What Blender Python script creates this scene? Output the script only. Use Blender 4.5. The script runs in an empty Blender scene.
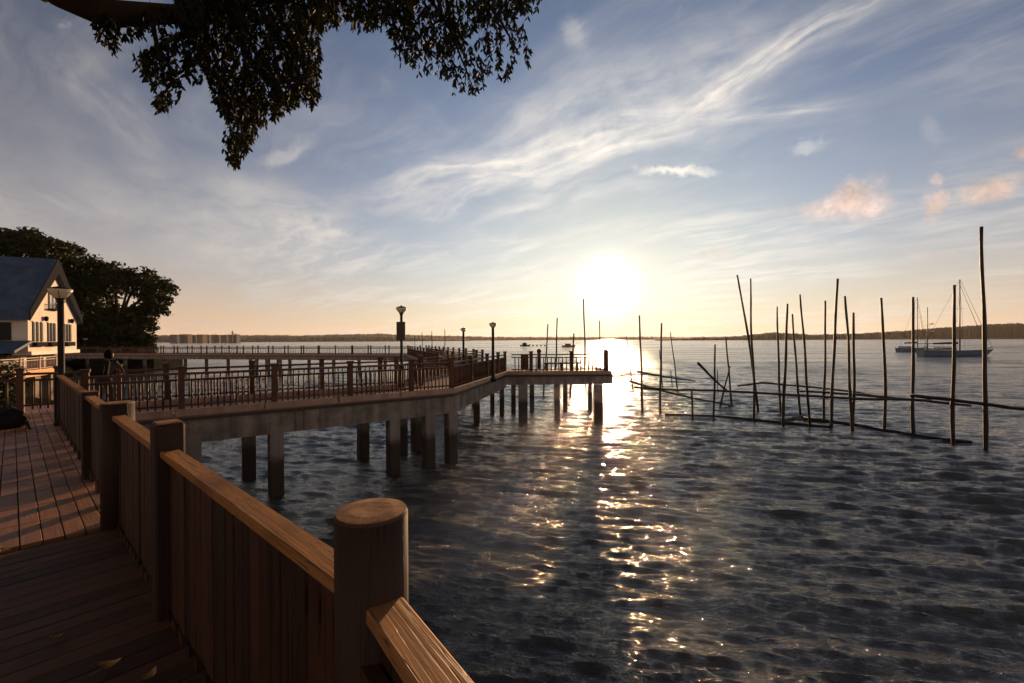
import bpy, bmesh, math, random
import numpy as np
from mathutils import Vector, Matrix

S = bpy.context.scene
COL = S.collection
R = math.radians
random.seed(7)
RNG = np.random.default_rng(11)

# ------------------------------------------------------------------ camera
EYE = Vector((0.0, 0.0, 1.7))
FPX = 455.0
CX, CY = 512.0, 341.5
PITCH, ROLL = -0.0044, 0.005
def camera_axes():
    fwd = Vector((0, math.cos(PITCH), math.sin(PITCH)))
    right = Vector((1, 0, 0))
    up = right.cross(fwd)
    r2 = right * math.cos(ROLL) - up * math.sin(ROLL)
    u2 = up * math.cos(ROLL) + right * math.sin(ROLL)
    return r2, u2, fwd
RIGHT, UP, FWD = camera_axes()
cd = bpy.data.cameras.new('camera')
cam = bpy.data.objects.new('camera', cd)
COL.objects.link(cam)
cd.sensor_width = 36.0
cd.lens = 36.0 * FPX / 1024.0
cd.clip_start = 0.05
cd.clip_end = 20000
m = Matrix((RIGHT, UP, -FWD)).transposed().to_4x4()
m.translation = EYE
cam.matrix_world = m
S.camera = cam

def ray(px, py):
    """direction in the world of a point measured in the photograph (unit depth along Y)"""
    d = FWD + RIGHT * ((px - CX) / FPX) - UP * ((py - CY) / FPX)
    return d / d.y
def at(px, py, d):
    return EYE + ray(px, py) * d
def on(px, py, z):
    r = ray(px, py)
    return EYE + r * ((z - EYE.z) / r.z)
WATER = -2.4

# ------------------------------------------------------------------ world, sun, exposure
SUN_DIR = ray(608, 287).normalized()
SUN_EL = math.asin(SUN_DIR.z)
SUN_AZ = math.atan2(SUN_DIR.x, SUN_DIR.y)          # clockwise from +Y
w = bpy.data.worlds.new('World')
S.world = w
w.use_nodes = True
WT = w.node_tree
WT.nodes.clear()

class NT:
    """small helper for writing node trees"""
    def __init__(s, tree): s.t = tree
    def n(s, typ, **kw):
        nd = s.t.nodes.new(typ)
        for k, v in kw.items(): setattr(nd, k, v)
        return nd
    def put(s, sock, v):
        if hasattr(v, 'default_value') or hasattr(v, 'is_linked'): s.t.links.new(v, sock)
        else: sock.default_value = v
    def math(s, op, a, b=None, c=None, clamp=False):
        nd = s.n('ShaderNodeMath', operation=op, use_clamp=clamp)
        s.put(nd.inputs[0], a)
        if b is not None: s.put(nd.inputs[1], b)
        if c is not None: s.put(nd.inputs[2], c)
        return nd.outputs[0]
    def vm(s, op, a, b=None, scale=None):
        nd = s.n('ShaderNodeVectorMath', operation=op)
        s.put(nd.inputs[0], a)
        if b is not None: s.put(nd.inputs[1], b)
        if scale is not None: s.put(nd.inputs['Scale'], scale)
        return nd.outputs['Value'] if op in ('DOT_PRODUCT', 'LENGTH', 'DISTANCE') else nd.outputs[0]
    def noise(s, vec, scale, detail=4, rough=.5, dist=0.0, out=0, lac=2.0):
        nd = s.n('ShaderNodeTexNoise')
        if vec is not None: s.put(nd.inputs['Vector'], vec)
        s.put(nd.inputs['Scale'], scale); s.put(nd.inputs['Detail'], detail)
        s.put(nd.inputs['Roughness'], rough); s.put(nd.inputs['Distortion'], dist)
        s.put(nd.inputs['Lacunarity'], lac)
        return nd.outputs[out]
    def ramp(s, fac, stops, interp='LINEAR'):
        nd = s.n('ShaderNodeValToRGB')
        nd.color_ramp.interpolation = interp
        e = nd.color_ramp.elements
        while len(e) < len(stops): e.new(.5)
        for el, (p, c) in zip(e, stops):
            el.position = p
            el.color = (c, c, c, 1) if isinstance(c, (int, float)) else tuple(c) + (1,)
        s.put(nd.inputs[0], fac)
        return nd.outputs[0]
    def mix(s, fac, a, b, mode='MIX'):
        nd = s.n('ShaderNodeMix', data_type='RGBA', blend_type=mode)
        s.put(nd.inputs[0], fac); s.put(nd.inputs[6], a if hasattr(a, 'is_linked') else tuple(a) + (1,))
        s.put(nd.inputs[7], b if hasattr(b, 'is_linked') else tuple(b) + (1,))
        return nd.outputs[2]
    def step(s, v, lo, hi):
        nd = s.n('ShaderNodeMapRange', interpolation_type='SMOOTHSTEP')
        s.put(nd.inputs[0], v); nd.inputs[1].default_value = lo; nd.inputs[2].default_value = hi
        return nd.outputs[0]
    def mapping(s, vec, rot=(0, 0, 0), scale=(1, 1, 1), loc=(0, 0, 0)):
        nd = s.n('ShaderNodeMapping')
        s.put(nd.inputs[0], vec)
        nd.inputs['Location'].default_value = loc
        nd.inputs['Rotation'].default_value = rot; nd.inputs['Scale'].default_value = scale
        return nd.outputs[0]

SKY_STRENGTH = 0.10
def build_sky():
    g = NT(WT)
    sky = g.n('ShaderNodeTexSky', sky_type='NISHITA', sun_disc=False)
    sky.sun_elevation = SUN_EL
    sky.sun_rotation = SUN_AZ
    sky.altitude = 0; sky.air_density = 1.0; sky.dust_density = 0.9; sky.ozone_density = 2.6
    d = g.n('ShaderNodeTexCoord').outputs['Generated']
    sep = g.n('ShaderNodeSeparateXYZ'); g.put(sep.inputs[0], d)
    zz = g.math('MAXIMUM', sep.outputs[2], 0.0)
    cosun = g.math('MAXIMUM', g.vm('DOT_PRODUCT', d, tuple(SUN_DIR)), 0.0)
    K = 1.0 / SKY_STRENGTH
    base = sky.outputs[0]
    # aureole of the sun in the humid evening air
    glow1 = g.math('MULTIPLY', g.math('POWER', cosun, 1100.0), 1.5)
    glow2 = g.math('MULTIPLY', g.math('POWER', cosun, 110.0), 0.19)
    glow3 = g.math('MULTIPLY', g.math('POWER', cosun, 9.0), 0.12)
    def tint(v, c):
        return g.vm('SCALE', c, None, g.math('MULTIPLY', v, K))
    glow = g.vm('ADD', tint(glow1, (1, .95, .85)), g.vm('ADD', tint(glow2, (1, .90, .74)), tint(glow3, (1, .84, .70))))
    near = g.math('POWER', cosun, 5.0)
    # the blue dome, dimmer away from the sun, and the warm haze layer above the sea
    dim = g.math('ADD', g.math('MULTIPLY', g.math('POWER', cosun, 1.6), .52), .25)
    dim = g.math('SUBTRACT', dim, g.math('MULTIPLY', g.math('POWER', cosun, 30.0), .46))
    base = g.vm('SCALE', g.vm('MULTIPLY', base, (.57, .92, 1.26)), None, dim)
    # zenith dimmed, and an added warm glow behind the viewer to fill shaded faces
    base = g.vm('SCALE', base, None, g.math('SUBTRACT', 1.0, g.math('MULTIPLY', g.step(zz, .58, .95), .55)))
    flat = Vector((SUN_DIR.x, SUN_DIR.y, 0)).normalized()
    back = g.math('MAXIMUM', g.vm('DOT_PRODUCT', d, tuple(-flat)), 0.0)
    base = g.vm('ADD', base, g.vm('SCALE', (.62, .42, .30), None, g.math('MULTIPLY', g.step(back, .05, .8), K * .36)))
    hz = g.math('MULTIPLY', g.math('EXPONENT', g.math('MULTIPLY', zz, -5.1)), .97)
    hcol = g.vm('SCALE', g.mix(near, g.mix(g.step(zz, 0.0, .20), (1.0, .63, .39), (.92, .76, .65)), g.mix(g.step(zz, 0.0, .16), (1, .78, .54), (1, .84, .70))), None, g.math('MULTIPLY', K, g.math('ADD', g.math('MULTIPLY', near, .08), .74)))
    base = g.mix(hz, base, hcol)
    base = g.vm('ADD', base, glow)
    # clouds: a veil on a high plane, and single streaks and puffs where the evening has them
    pz = g.math('ADD', zz, 0.10)
    comb = g.n('ShaderNodeCombineXYZ')
    g.put(comb.inputs[0], g.math('DIVIDE', sep.outputs[0], pz)); g.put(comb.inputs[1], g.math('DIVIDE', sep.outputs[1], pz))
    plane = comb.outputs[0]
    def pl(px, py):
        r = ray(px, py).normalized(); k = r.z + .10
        return r.x / k, r.y / k
    a, b = pl(520, 165), pl(860, 15)
    ang = math.atan2(b[1] - a[1], b[0] - a[0])
    rot = g.mapping(plane, rot=(0, 0, -ang))
    st = g.mapping(rot, scale=(.55, 2.3, 1))
    warp = g.noise(plane, 1.3, 3, .5, out=1)
    stw = g.vm('ADD', st, g.vm('SCALE', g.vm('SUBTRACT', warp, (.5, .5, .5)), None, 1.1))
    fib = g.noise(stw, 2.1, 9, .62)
    patch = g.noise(plane, .75, 4, .5)
    veil = g.math('MULTIPLY', g.step(fib, .34, .74), g.step(patch, .34, .62))
    low = g.step(zz, .62, .10)                     # more of it low down
    veil = g.math('MULTIPLY', veil, g.math('ADD', g.math('MULTIPLY', low, .55), .22))
    dw = g.vm('ADD', d, g.vm('SCALE', g.vm('SUBTRACT', g.noise(d, 9.0, 6, .62, out=1), (.5, .5, .5)), None, .10))
    dh = g.vm('ADD', d, g.vm('SCALE', g.vm('SUBTRACT', g.noise(d, 4.0, 5, .5, out=1), (.5, .5, .5)), None, .09))
    puffn = g.noise(d, 17.0, 8, .62)
    def blob(p0, p1, width, dens, fray, tex):
        """streak between two points of the sky, `width` in pixels across"""
        c = ray((p0[0] + p1[0]) / 2, (p0[1] + p1[1]) / 2).normalized()
        ax = (ray(*p1).normalized() - ray(*p0).normalized())
        su = ax.length / 2 * .72
        ax = (ax - c * ax.dot(c)).normalized(); bx = c.cross(ax)
        sv = width / FPX * c.y * .72
        q = (dh if tex == 'own' else dw) if fray else d
        k = g.math('MAXIMUM', g.vm('DOT_PRODUCT', q, tuple(c)), .2)
        u = g.math('DIVIDE', g.math('DIVIDE', g.vm('DOT_PRODUCT', q, tuple(ax)), k), su)
        v = g.math('DIVIDE', g.math('DIVIDE', g.vm('DOT_PRODUCT', q, tuple(bx)), k), sv)
        r2 = g.math('ADD', g.math('MULTIPLY', u, u), g.math('MULTIPLY', v, v))
        mk = g.math('EXPONENT', g.math('MULTIPLY', r2, -1.0))
        if tex == 'own':
            cv = g.n('ShaderNodeCombineXYZ'); g.put(cv.inputs[0], g.math('MULTIPLY', u, .9)); g.put(cv.inputs[1], g.math('MULTIPLY', v, 1.25)); cv.inputs[2].default_value = p0[0] * .013
            n = g.math('ADD', g.math('MULTIPLY', g.noise(cv.outputs[0], 1.25, 6, .52, .5), .72), g.math('MULTIPLY', puffn, .28))
            return g.math('MULTIPLY', g.math('MULTIPLY', g.step(n, .27, .80), g.step(mk, .02, .9)), dens * .95)
        n = fib if tex == 'fib' else puffn
        return g.math('MULTIPLY', g.step(g.math('ADD', mk, g.math('MULTIPLY', g.math('SUBTRACT', n, .5), 1.5 if tex == 'fib' else 1.15)), .18, 1.10), dens)
    cirrus = [((470, 175), (770, 98), 28, .90, 1, 'own'), ((630, 146), (905, -22), 19, 1.0, 1, 'own'), ((560, 120), (860, 30), 60, .55, 1, 'own'), ((430, 190), (720, 60), 64, .55, 1, 'own'), ((680, 124), (862, 103), 9, .55, 0, 'own'),
              ((606, 170), (742, 171), 10, .95, 1, 'puff'), ((320, 200), (600, 158), 26, .85, 1, 'own'),
              ((545, 20), (600, 40), 22, .28, 1, 'fib'), ((270, 218), (370, 240), 15, .55, 1, 'puff'),
              ((30, 30), (190, 170), 34, .42, 1, 'own'), ((60, 215), (430, 225), 60, .75, 1, 'own'),
              ((780, 148), (840, 140), 9, .34, 1, 'fib'), ((918, 120), (940, 150), 12, .16, 1, 'fib'),
              ((20, 120), (350, 290), 90, .48, 1, 'own'), ((230, 165), (330, 140), 12, .42, 1, 'fib')]
    puffs = [((800, 213), (896, 194), 30, 1.0, 1, 'puff'), ((770, 205), (850, 218), 16, .40, 1, 'puff'),
             ((908, 204), (956, 198), 22, 1.0, 1, 'puff'), ((944, 206), (1030, 176), 26, 1.0, 1, 'puff'),
             ((924, 176), (950, 172), 8, .55, 1, 'puff'), ((1003, 153), (1042, 142), 14, .95, 1, 'puff'),
             ((905, 250), (970, 246), 10, .30, 1, 'puff'), ((690, 255), (740, 250), 8, .35, 1, 'puff')]
    def total(lst):
        acc = None
        for it in lst:
            v = blob(*it)
            acc = v if acc is None else g.math('ADD', acc, v)
        return acc
    cir = g.math('ADD', veil, total(cirrus), clamp=True)
    puf = g.math('MINIMUM', total(puffs), 1.0)
    bright = g.math('ADD', g.math('MULTIPLY', near, .62), .39)
    ccol = g.mix(near, (1.0, .925, .865), (1, .92, .81))
    cirrus_col = g.vm('SCALE', ccol, None, g.math('MULTIPLY', bright, K))
    shade = g.math('ADD', g.math('MULTIPLY', puffn, 1.7), .05)
    puff_col = g.vm('SCALE', (.86, .65, .55), None, g.math('MULTIPLY', g.math('MULTIPLY', shade, K * .95), g.math('ADD', g.math('MULTIPLY', near, .5), .62)))
    c1 = g.mix(cir, base, cirrus_col)
    c1 = g.mix(puf, c1, puff_col)
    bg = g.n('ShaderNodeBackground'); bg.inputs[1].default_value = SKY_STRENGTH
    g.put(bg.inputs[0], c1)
    out = g.n('ShaderNodeOutputWorld')
    WT.links.new(bg.outputs[0], out.inputs[0])
build_sky()
w.cycles.sampling_method = 'MANUAL'
w.cycles.sample_map_resolution = 512

sl = bpy.data.lights.new('sun', 'SUN')
sl.energy = 4.9
sl.angle = R(0.53)
sl.color = (1.0, .60, .30)
sun = bpy.data.objects.new('sun', sl)
COL.objects.link(sun)
sun.rotation_euler = SUN_DIR.to_track_quat('Z', 'Y').to_euler()
sun.location = (0, 0, 30)

S.view_settings.view_transform = 'Standard'
S.view_settings.look = 'None'
S.view_settings.gamma = 1
S.view_settings.exposure = 0.28
S.view_settings.use_curve_mapping = False
S.cycles.use_denoising = True
S.cycles.max_bounces = 6
S.cycles.diffuse_bounces = 2
S.cycles.glossy_bounces = 3
S.cycles.transmission_bounces = 4
S.cycles.transparent_max_bounces = 8
S.cycles.sample_clamp_indirect = 6.0
S.cycles.caustics_reflective = False
S.cycles.caustics_refractive = False

# ------------------------------------------------------------------ tags and mesh helpers
def tag(o, label=None, cat=None, group=None, kind=None):
    if label: o['label'] = label
    if cat: o['category'] = cat
    if group: o['group'] = group
    if kind: o['kind'] = kind
    return o
def thing(name, loc, label, cat, group=None):
    o = bpy.data.objects.new(name, None)
    o.empty_display_size = .2
    COL.objects.link(o)
    o.location = loc
    o.rotation_mode = 'XYZ'
    return tag(o, label, cat, group)
def world_origin(o):
    v = Vector((0, 0, 0))
    while o is not None:
        v += o.location; o = o.parent
    return v
def copy_tree(o, parent=None):
    c = o.copy()
    COL.objects.link(c)
    if parent is not None: c.parent = parent
    for ch in [x for x in bpy.data.objects if x.parent == o]:
        copy_tree(ch, c)
    return c

class MB:
    """collects boxes, tubes, lathes and sheets in world coordinates, then links them as ONE mesh object"""
    def __init__(s): s.v = []; s.f = []; s.var = []; s.sm = []
    def add(s, vs, fs, var=None, smooth=False):
        o = len(s.v)
        s.v += [tuple(x) for x in vs]
        r = random.random() if var is None else var
        for f in fs:
            s.f.append([i + o for i in f]); s.var.append(r); s.sm.append(smooth)
        return s
    def box(s, c, size, ux=Vector((1, 0, 0)), uy=Vector((0, 1, 0)), uz=Vector((0, 0, 1)), var=None, ch=0.0):
        c = Vector(c); hx, hy, hz = size[0] / 2, size[1] / 2, size[2] / 2
        if ch <= 0:
            vs = [c + ux * (a * hx) + uy * (b * hy) + uz * (e * hz) for e in (-1, 1) for b in (-1, 1) for a in (-1, 1)]
            return s.add(vs, [(0, 2, 3, 1), (4, 5, 7, 6), (0, 1, 5, 4), (2, 6, 7, 3), (0, 4, 6, 2), (1, 3, 7, 5)], var)
        bm = bmesh.new()
        bmesh.ops.create_cube(bm, size=1)
        for q in bm.verts: q.co = Vector((q.co.x * size[0], q.co.y * size[1], q.co.z * size[2]))
        bmesh.ops.bevel(bm, geom=bm.edges[:], offset=ch, segments=1, affect='EDGES')
        bm.verts.index_update()
        vs = [c + ux * q.co.x + uy * q.co.y + uz * q.co.z for q in bm.verts]
        fs = [[q.index for q in f.verts] for f in bm.faces]
        bm.free()
        return s.add(vs, fs, var)
    def bar(s, p0, p1, wd, ht, up=Vector((0, 0, 1)), var=None, ch=0.0):
        p0 = Vector(p0); p1 = Vector(p1)
        d = p1 - p0; L = d.length; d.normalize()
        sd = d.cross(up).normalized(); u = sd.cross(d)
        return s.box((p0 + p1) / 2, (L, wd, ht), d, sd, u, var, ch)
    def tube(s, pts, rad, n=8, var=None, cap=True, smooth=True):
        pts = [Vector(p) for p in pts]
        if isinstance(rad, (int, float)): rad = [rad] * len(pts)
        vs, fs = [], []
        ref = Vector((0, 0, 1))
        for i, p in enumerate(pts):
            t = (pts[min(i + 1, len(pts) - 1)] - pts[max(i - 1, 0)]).normalized()
            if abs(t.dot(ref)) > .95: ref = Vector((1, 0, 0)) if abs(t.x) < .9 else Vector((0, 1, 0))
            a = t.cross(ref).normalized(); b = a.cross(t)
            for k in range(n):
                an = 2 * math.pi * k / n
                vs.append(p + (a * math.cos(an) + b * math.sin(an)) * rad[i])
        for i in range(len(pts) - 1):
            for k in range(n):
                fs.append((i * n + k, i * n + (k + 1) % n, (i + 1) * n + (k + 1) % n, (i + 1) * n + k))
        s.add(vs, fs, var, smooth)
        if cap:
            o = len(s.v) - len(vs)
            for f in ([k for k in range(n)][::-1], [(len(pts) - 1) * n + k for k in range(n)]):
                s.f.append([o + i for i in f]); s.var.append(s.var[-1]); s.sm.append(False)
        return s
    def lathe(s, base, prof, n=12, var=None, smooth=True, phase=0.0):
        base = Vector(base)
        vs, fs = [], []
        for (r, z) in prof:
            for k in range(n):
                an = 2 * math.pi * k / n + phase
                vs.append(base + Vector((r * math.cos(an), r * math.sin(an), z)))
        for i in range(len(prof) - 1):
            for k in range(n):
                fs.append((i * n + k, i * n + (k + 1) % n, (i + 1) * n + (k + 1) % n, (i + 1) * n + k))
        s.add(vs, fs, var, smooth)
        o = len(s.v) - len(vs)
        for f in ([k for k in range(n)][::-1], [(len(prof) - 1) * n + k for k in range(n)]):
            s.f.append([o + i for i in f]); s.var.append(s.var[-1]); s.sm.append(False)
        return s
    def prism(s, poly, z0, z1, var=None):
        n = len(poly)
        vs = [(x, y, z0) for x, y in poly] + [(x, y, z1) for x, y in poly]
        fs = [list(range(n))[::-1], list(range(n, 2 * n))] + [(i, (i + 1) % n, n + (i + 1) % n, n + i) for i in range(n)]
        return s.add(vs, fs, var)
    def build(s, name, mat, parent=None, origin=None):
        me = bpy.data.meshes.new(name)
        o = world_origin(parent) if parent is not None else Vector(origin if origin is not None else (0, 0, 0))
        V = np.array(s.v, dtype=np.float64) - np.array(o)
        me.from_pydata(V.tolist(), [], s.f)
        me.polygons.foreach_set('use_smooth', np.array(s.sm, dtype=bool))
        at_ = me.attributes.new('var', 'FLOAT', 'FACE')
        at_.data.foreach_set('value', np.array(s.var, dtype=np.float32))
        me.materials.append(mat)
        me.update()
        ob = bpy.data.objects.new(name, me)
        COL.objects.link(ob)
        if parent is not None: ob.parent = parent
        else: ob.location = o
        return ob

# ------------------------------------------------------------------ materials
def mat(name):
    mt = bpy.data.materials.new(name)
    mt.use_nodes = True
    t = mt.node_tree
    t.nodes.clear()
    g = NT(t)
    out = g.n('ShaderNodeOutputMaterial')
    return mt, g, out
def principled(g, out, col, rough=.6, spec=.5, normal=None, **kw):
    p = g.n('ShaderNodeBsdfPrincipled')
    g.put(p.inputs['Base Color'], col if hasattr(col, 'is_linked') else tuple(col) + (1,))
    g.put(p.inputs['Roughness'], rough)
    g.put(p.inputs['Specular IOR Level'], spec)
    if normal is not None: g.put(p.inputs['Normal'], normal)
    for k, v in kw.items(): g.put(p.inputs[k], v)
    g.t.links.new(p.outputs[0], out.inputs[0])
    return p
def bump(g, h, strength=.3, dist=.01):
    b = g.n('ShaderNodeBump')
    b.inputs['Strength'].default_value = strength; b.inputs['Distance'].default_value = dist
    g.put(b.inputs['Height'], h)
    return b.outputs[0]
def wood(name, c0, c1, rot=0.0, axis='Z', rough=.65, spec=.35, stain=.5, grain=1.0):
    """weathered timber; grain runs along local `axis` after turning the world by `rot` about Z"""
    mt, g, out = mat(name)
    pos = g.n('ShaderNodeNewGeometry').outputs['Position']
    v = g.n('ShaderNodeAttribute', attribute_name='var').outputs['Fac']
    sc = {'X': (1.2, 22, 22), 'Z': (22, 22, 1.2)}[axis]
    p = g.mapping(pos, rot=(0, 0, rot))
    off = g.n('ShaderNodeCombineXYZ'); g.put(off.inputs[0], g.math('MULTIPLY', v, 37.0)); g.put(off.inputs[2], g.math('MULTIPLY', v, 91.0))
    q = g.mapping(g.vm('ADD', p, off.outputs[0]), scale=sc)
    gr = g.noise(q, grain, 6, .65, .6)
    bl = g.noise(g.vm('ADD', p, off.outputs[0]), 3.0, 4, .6)
    f = g.math('ADD', g.math('MULTIPLY', gr, .62), g.math('MULTIPLY', v, .62), clamp=True)
    col = g.mix(g.step(f, .25, .85), c0, c1)
    col = g.mix(g.math('MULTIPLY', g.step(bl, .45, .75), stain), col, tuple(x * .35 for x in c0))
    crack = g.noise(g.mapping(q, scale=(.55, 1.6, 1.6) if axis == 'X' else (1.6, 1.6, .55)), grain * 1.3, 3, .5, .2)
    crack = g.step(g.math('ABSOLUTE', g.math('SUBTRACT', crack, .5)), .016, .004)
    fleck = g.step(g.noise(p, 55.0, 3, .6), .66, .74)
    col = g.mix(g.math('MULTIPLY', crack, .75), col, tuple(x * .18 for x in c0))
    col = g.mix(g.math('MULTIPLY', fleck, .35), col, tuple(x * .4 for x in c0))
    gr = g.math('SUBTRACT', gr, g.math('MULTIPLY', crack, .6))
    rr = g.math('ADD', g.math('MULTIPLY', gr, .3), rough - .15)
    principled(g, out, col, rr, spec, bump(g, gr, .55, .006))
    return mt
def concrete(name, c0, c1, rough=.85, streak=True, wet=None):
    mt, g, out = mat(name)
    pos = g.n('ShaderNodeNewGeometry').outputs['Position']
    n1 = g.noise(pos, 2.2, 7, .65)
    n2 = g.noise(g.mapping(pos, scale=(3.2, 3.2, .35)), 1.0, 6, .65)
    n3 = g.noise(pos, 40, 3, .6)
    f = g.math('ADD', g.math('MULTIPLY', n1, .5), g.math('MULTIPLY', n2, .5 if streak else .1))
    if streak:                               # drip stains
        n4 = g.noise(g.mapping(pos, scale=(7, 7, .22)), 1.0, 5, .7)
        f = g.math('SUBTRACT', f, g.math('MULTIPLY', g.step(n4, .55, .75), .22))
    col = g.mix(g.step(f, .32, .68), c0, c1)
    rg = rough
    if wet is not None:                      # growth and damp up to the high water mark
        z = g.n('ShaderNodeSeparateXYZ'); g.put(z.inputs[0], pos)
        zz = g.math('ADD', z.outputs[2], g.math('MULTIPLY', g.math('SUBTRACT', n1, .5), .35))
        k = g.step(zz, wet + .16, wet - .20)
        col = g.mix(k, col, (.034, .026, .020))
        rg = g.math('SUBTRACT', rough, g.math('MULTIPLY', k, .45))
    principled(g, out, col, rg, .4, bump(g, g.math('ADD', n1, g.math('MULTIPLY', n3, .4)), .5, .02))
    return mt
def paint(name, c, rough=.5, spec=.4, var=.15, scale=6.0, metallic=0.0):
    mt, g, out = mat(name)
    pos = g.n('ShaderNodeNewGeometry').outputs['Position']
    n1 = g.noise(pos, scale, 5, .6)
    col = g.mix(g.step(n1, .3, .7), tuple(x * (1 - var) for x in c), tuple(min(1, x * (1 + var)) for x in c))
    principled(g, out, col, rough, spec, bump(g, g.noise(pos, scale * 8, 3, .5), .15, .004), Metallic=metallic)
    return mt

# ================================================================== THE SETTING
UZ = Vector((0, 0, 1))
# ---- the sea: a graded sheet with a real wind chop near the piers and bump beyond
def build_sea():
    oy = -1.5
    rr = [2.2]
    while rr[-1] < 66: rr.append(rr[-1] * 1.0036)
    while rr[-1] < 9000: rr.append(rr[-1] * (1 + min(.05, .0036 * (rr[-1] / 66))))
    rr = np.array(rr)
    th = np.radians(np.concatenate([np.linspace(-80, -52, 80, endpoint=False), np.linspace(-52, 52, 950), np.linspace(52.4, 80, 80)]))
    RR, TH = np.meshgrid(rr, th, indexing='ij')
    X = (RR * np.sin(TH)).astype(np.float32); Y = (oy + RR * np.cos(TH)).astype(np.float32); RR = RR.astype(np.float32)
    dist = np.hypot(X, Y)
    cell = RR * 0.0036 * np.maximum(1, RR / 66) + .002
    Z = np.zeros_like(X); DX = np.zeros_like(X); DY = np.zeros_like(X)
    rng = np.random.default_rng(5)
    main = math.radians(-105)                          # the chop runs in from the open water, to the left and in
    N = 150
    lam = np.exp(rng.uniform(math.log(.10), math.log(4.0), N))
    # slow patches of gusts
    gust = 1 + .30 * np.sin(X * .21 + Y * .13 + 1) * np.sin(X * .07 - Y * .19) + .18 * np.sin(X * .55 + 2 * np.sin(Y * .23))
    for l in lam:
        spread = .12 + .17 * min(1, .5 / l)
        a = main + rng.normal(0, spread)
        k = 2 * math.pi / l
        amp = .0122 * l / (1 + (l / .45) ** 1.25) * rng.uniform(.5, 1.5)
        kx, ky = k * math.cos(a), k * math.sin(a)
        ph = kx * X + ky * Y + rng.uniform(0, 6.28) + .7 * np.sin(.31 * X + rng.uniform(0, 6)) + .7 * np.sin(.27 * Y + rng.uniform(0, 6))
        vis = np.clip(l / (2.6 * cell) - .7, 0, 1)
        A = amp * vis * gust
        s, c = np.sin(ph), np.cos(ph)
        Z += A * s
        DX += A * math.cos(a) * c * .95; DY += A * math.sin(a) * c * .95
    nr, nc = X.shape
    V = np.stack([X + DX, Y + DY, Z + WATER], -1).reshape(-1, 3)
    idx = np.arange(nr * nc).reshape(nr, nc)
    F = np.stack([idx[:-1, :-1], idx[:-1, 1:], idx[1:, 1:], idx[1:, :-1]], -1).reshape(-1, 4)
    me = bpy.data.meshes.new('sea')
    me.vertices.add(len(V)); me.vertices.foreach_set('co', V.ravel())
    me.loops.add(F.size); me.loops.foreach_set('vertex_index', F.ravel())
    me.polygons.add(len(F)); me.polygons.foreach_set('loop_start', np.arange(0, F.size, 4))
    me.polygons.foreach_set('use_smooth', np.ones(len(F), dtype=bool))
    me.update(); me.validate()
    mt, g, out = mat('sea_water')
    pos = g.n('ShaderNodeNewGeometry').outputs['Position']
    p = g.mapping(g.mapping(pos, rot=(0, 0, -main)), scale=(1, .33, 1))
    n1 = g.math('ABSOLUTE', g.math('SUBTRACT', g.noise(p, 8.0, 5, .64, .8), .5))
    n2 = g.noise(p, 1.15, 5, .6, .7)
    n3 = g.noise(p, .22, 4, .6, .4)
    L = g.vm('LENGTH', pos)
    far = g.step(L, 18.0, 70.0)
    b1 = g.n('ShaderNodeBump'); b1.inputs['Strength'].default_value = 1.0; b1.inputs['Distance'].default_value = -.095; g.put(b1.inputs['Height'], n1)
    b2 = g.n('ShaderNodeBump'); b2.inputs['Distance'].default_value = .22; g.put(b2.inputs['Height'], n2)
    g.put(b2.inputs['Strength'], g.math('ADD', g.math('MULTIPLY', far, .75), .10)); g.t.links.new(b1.outputs[0], b2.inputs['Normal'])
    b3 = g.n('ShaderNodeBump'); b3.inputs['Distance'].default_value = .7; g.put(b3.inputs['Height'], n3)
    g.put(b3.inputs['Strength'], g.math('MULTIPLY', far, .5)); g.t.links.new(b2.outputs[0], b3.inputs['Normal'])
    patch = g.noise(g.mapping(pos, scale=(.022, .075, 1)), 1.0, 5, .62)
    rough = g.math('ADD', g.math('MULTIPLY', g.math('MULTIPLY', far, g.step(patch, .35, .65)), .16), g.math('ADD', g.math('MULTIPLY', patch, .03), .035))
    pr = principled(g, out, (.052, .054, .053), rough, .9, b3.outputs[0], IOR=1.36)
    me.materials.append(mt)
    ob = bpy.data.objects.new('sea', me)
    COL.objects.link(ob)
    tag(ob, kind='structure')
build_sea()

# ---- materials of timber and concrete
FV = Vector((12 - CX, FPX, 0)).normalized()          # the near fence runs this way
FANG = math.atan2(FV.y, FV.x)
FN = Vector((FV.y, -FV.x, 0))                        # to the water side of the fence
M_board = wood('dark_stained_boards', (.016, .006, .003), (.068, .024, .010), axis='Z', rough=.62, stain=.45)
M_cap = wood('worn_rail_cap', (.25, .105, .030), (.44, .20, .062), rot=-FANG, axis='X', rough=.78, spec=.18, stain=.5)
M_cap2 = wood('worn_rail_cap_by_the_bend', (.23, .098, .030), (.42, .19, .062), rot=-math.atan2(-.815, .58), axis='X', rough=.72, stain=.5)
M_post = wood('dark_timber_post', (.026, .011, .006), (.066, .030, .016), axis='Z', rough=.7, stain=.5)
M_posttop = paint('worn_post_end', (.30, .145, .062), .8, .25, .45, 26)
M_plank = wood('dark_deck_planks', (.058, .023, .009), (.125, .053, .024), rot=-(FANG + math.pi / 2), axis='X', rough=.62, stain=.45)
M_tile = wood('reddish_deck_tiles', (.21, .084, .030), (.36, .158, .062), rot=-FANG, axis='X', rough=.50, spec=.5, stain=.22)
M_prail = wood('pier_railing_timber', (.052, .022, .011), (.115, .052, .028), axis='Z', rough=.65, stain=.4)
M_pdeck = wood('pier_deck_timber', (.16, .085, .055), (.28, .16, .11), axis='X', rough=.6, stain=.3)
M_kerb = concrete('pier_kerb', (.30, .20, .155), (.46, .33, .27))
M_beam = concrete('pier_beam_concrete', (.11, .095, .085), (.34, .30, .275))
M_pile = concrete('pile_concrete', (.17, .15, .14), (.30, .27, .25), wet=-1.35)
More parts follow.
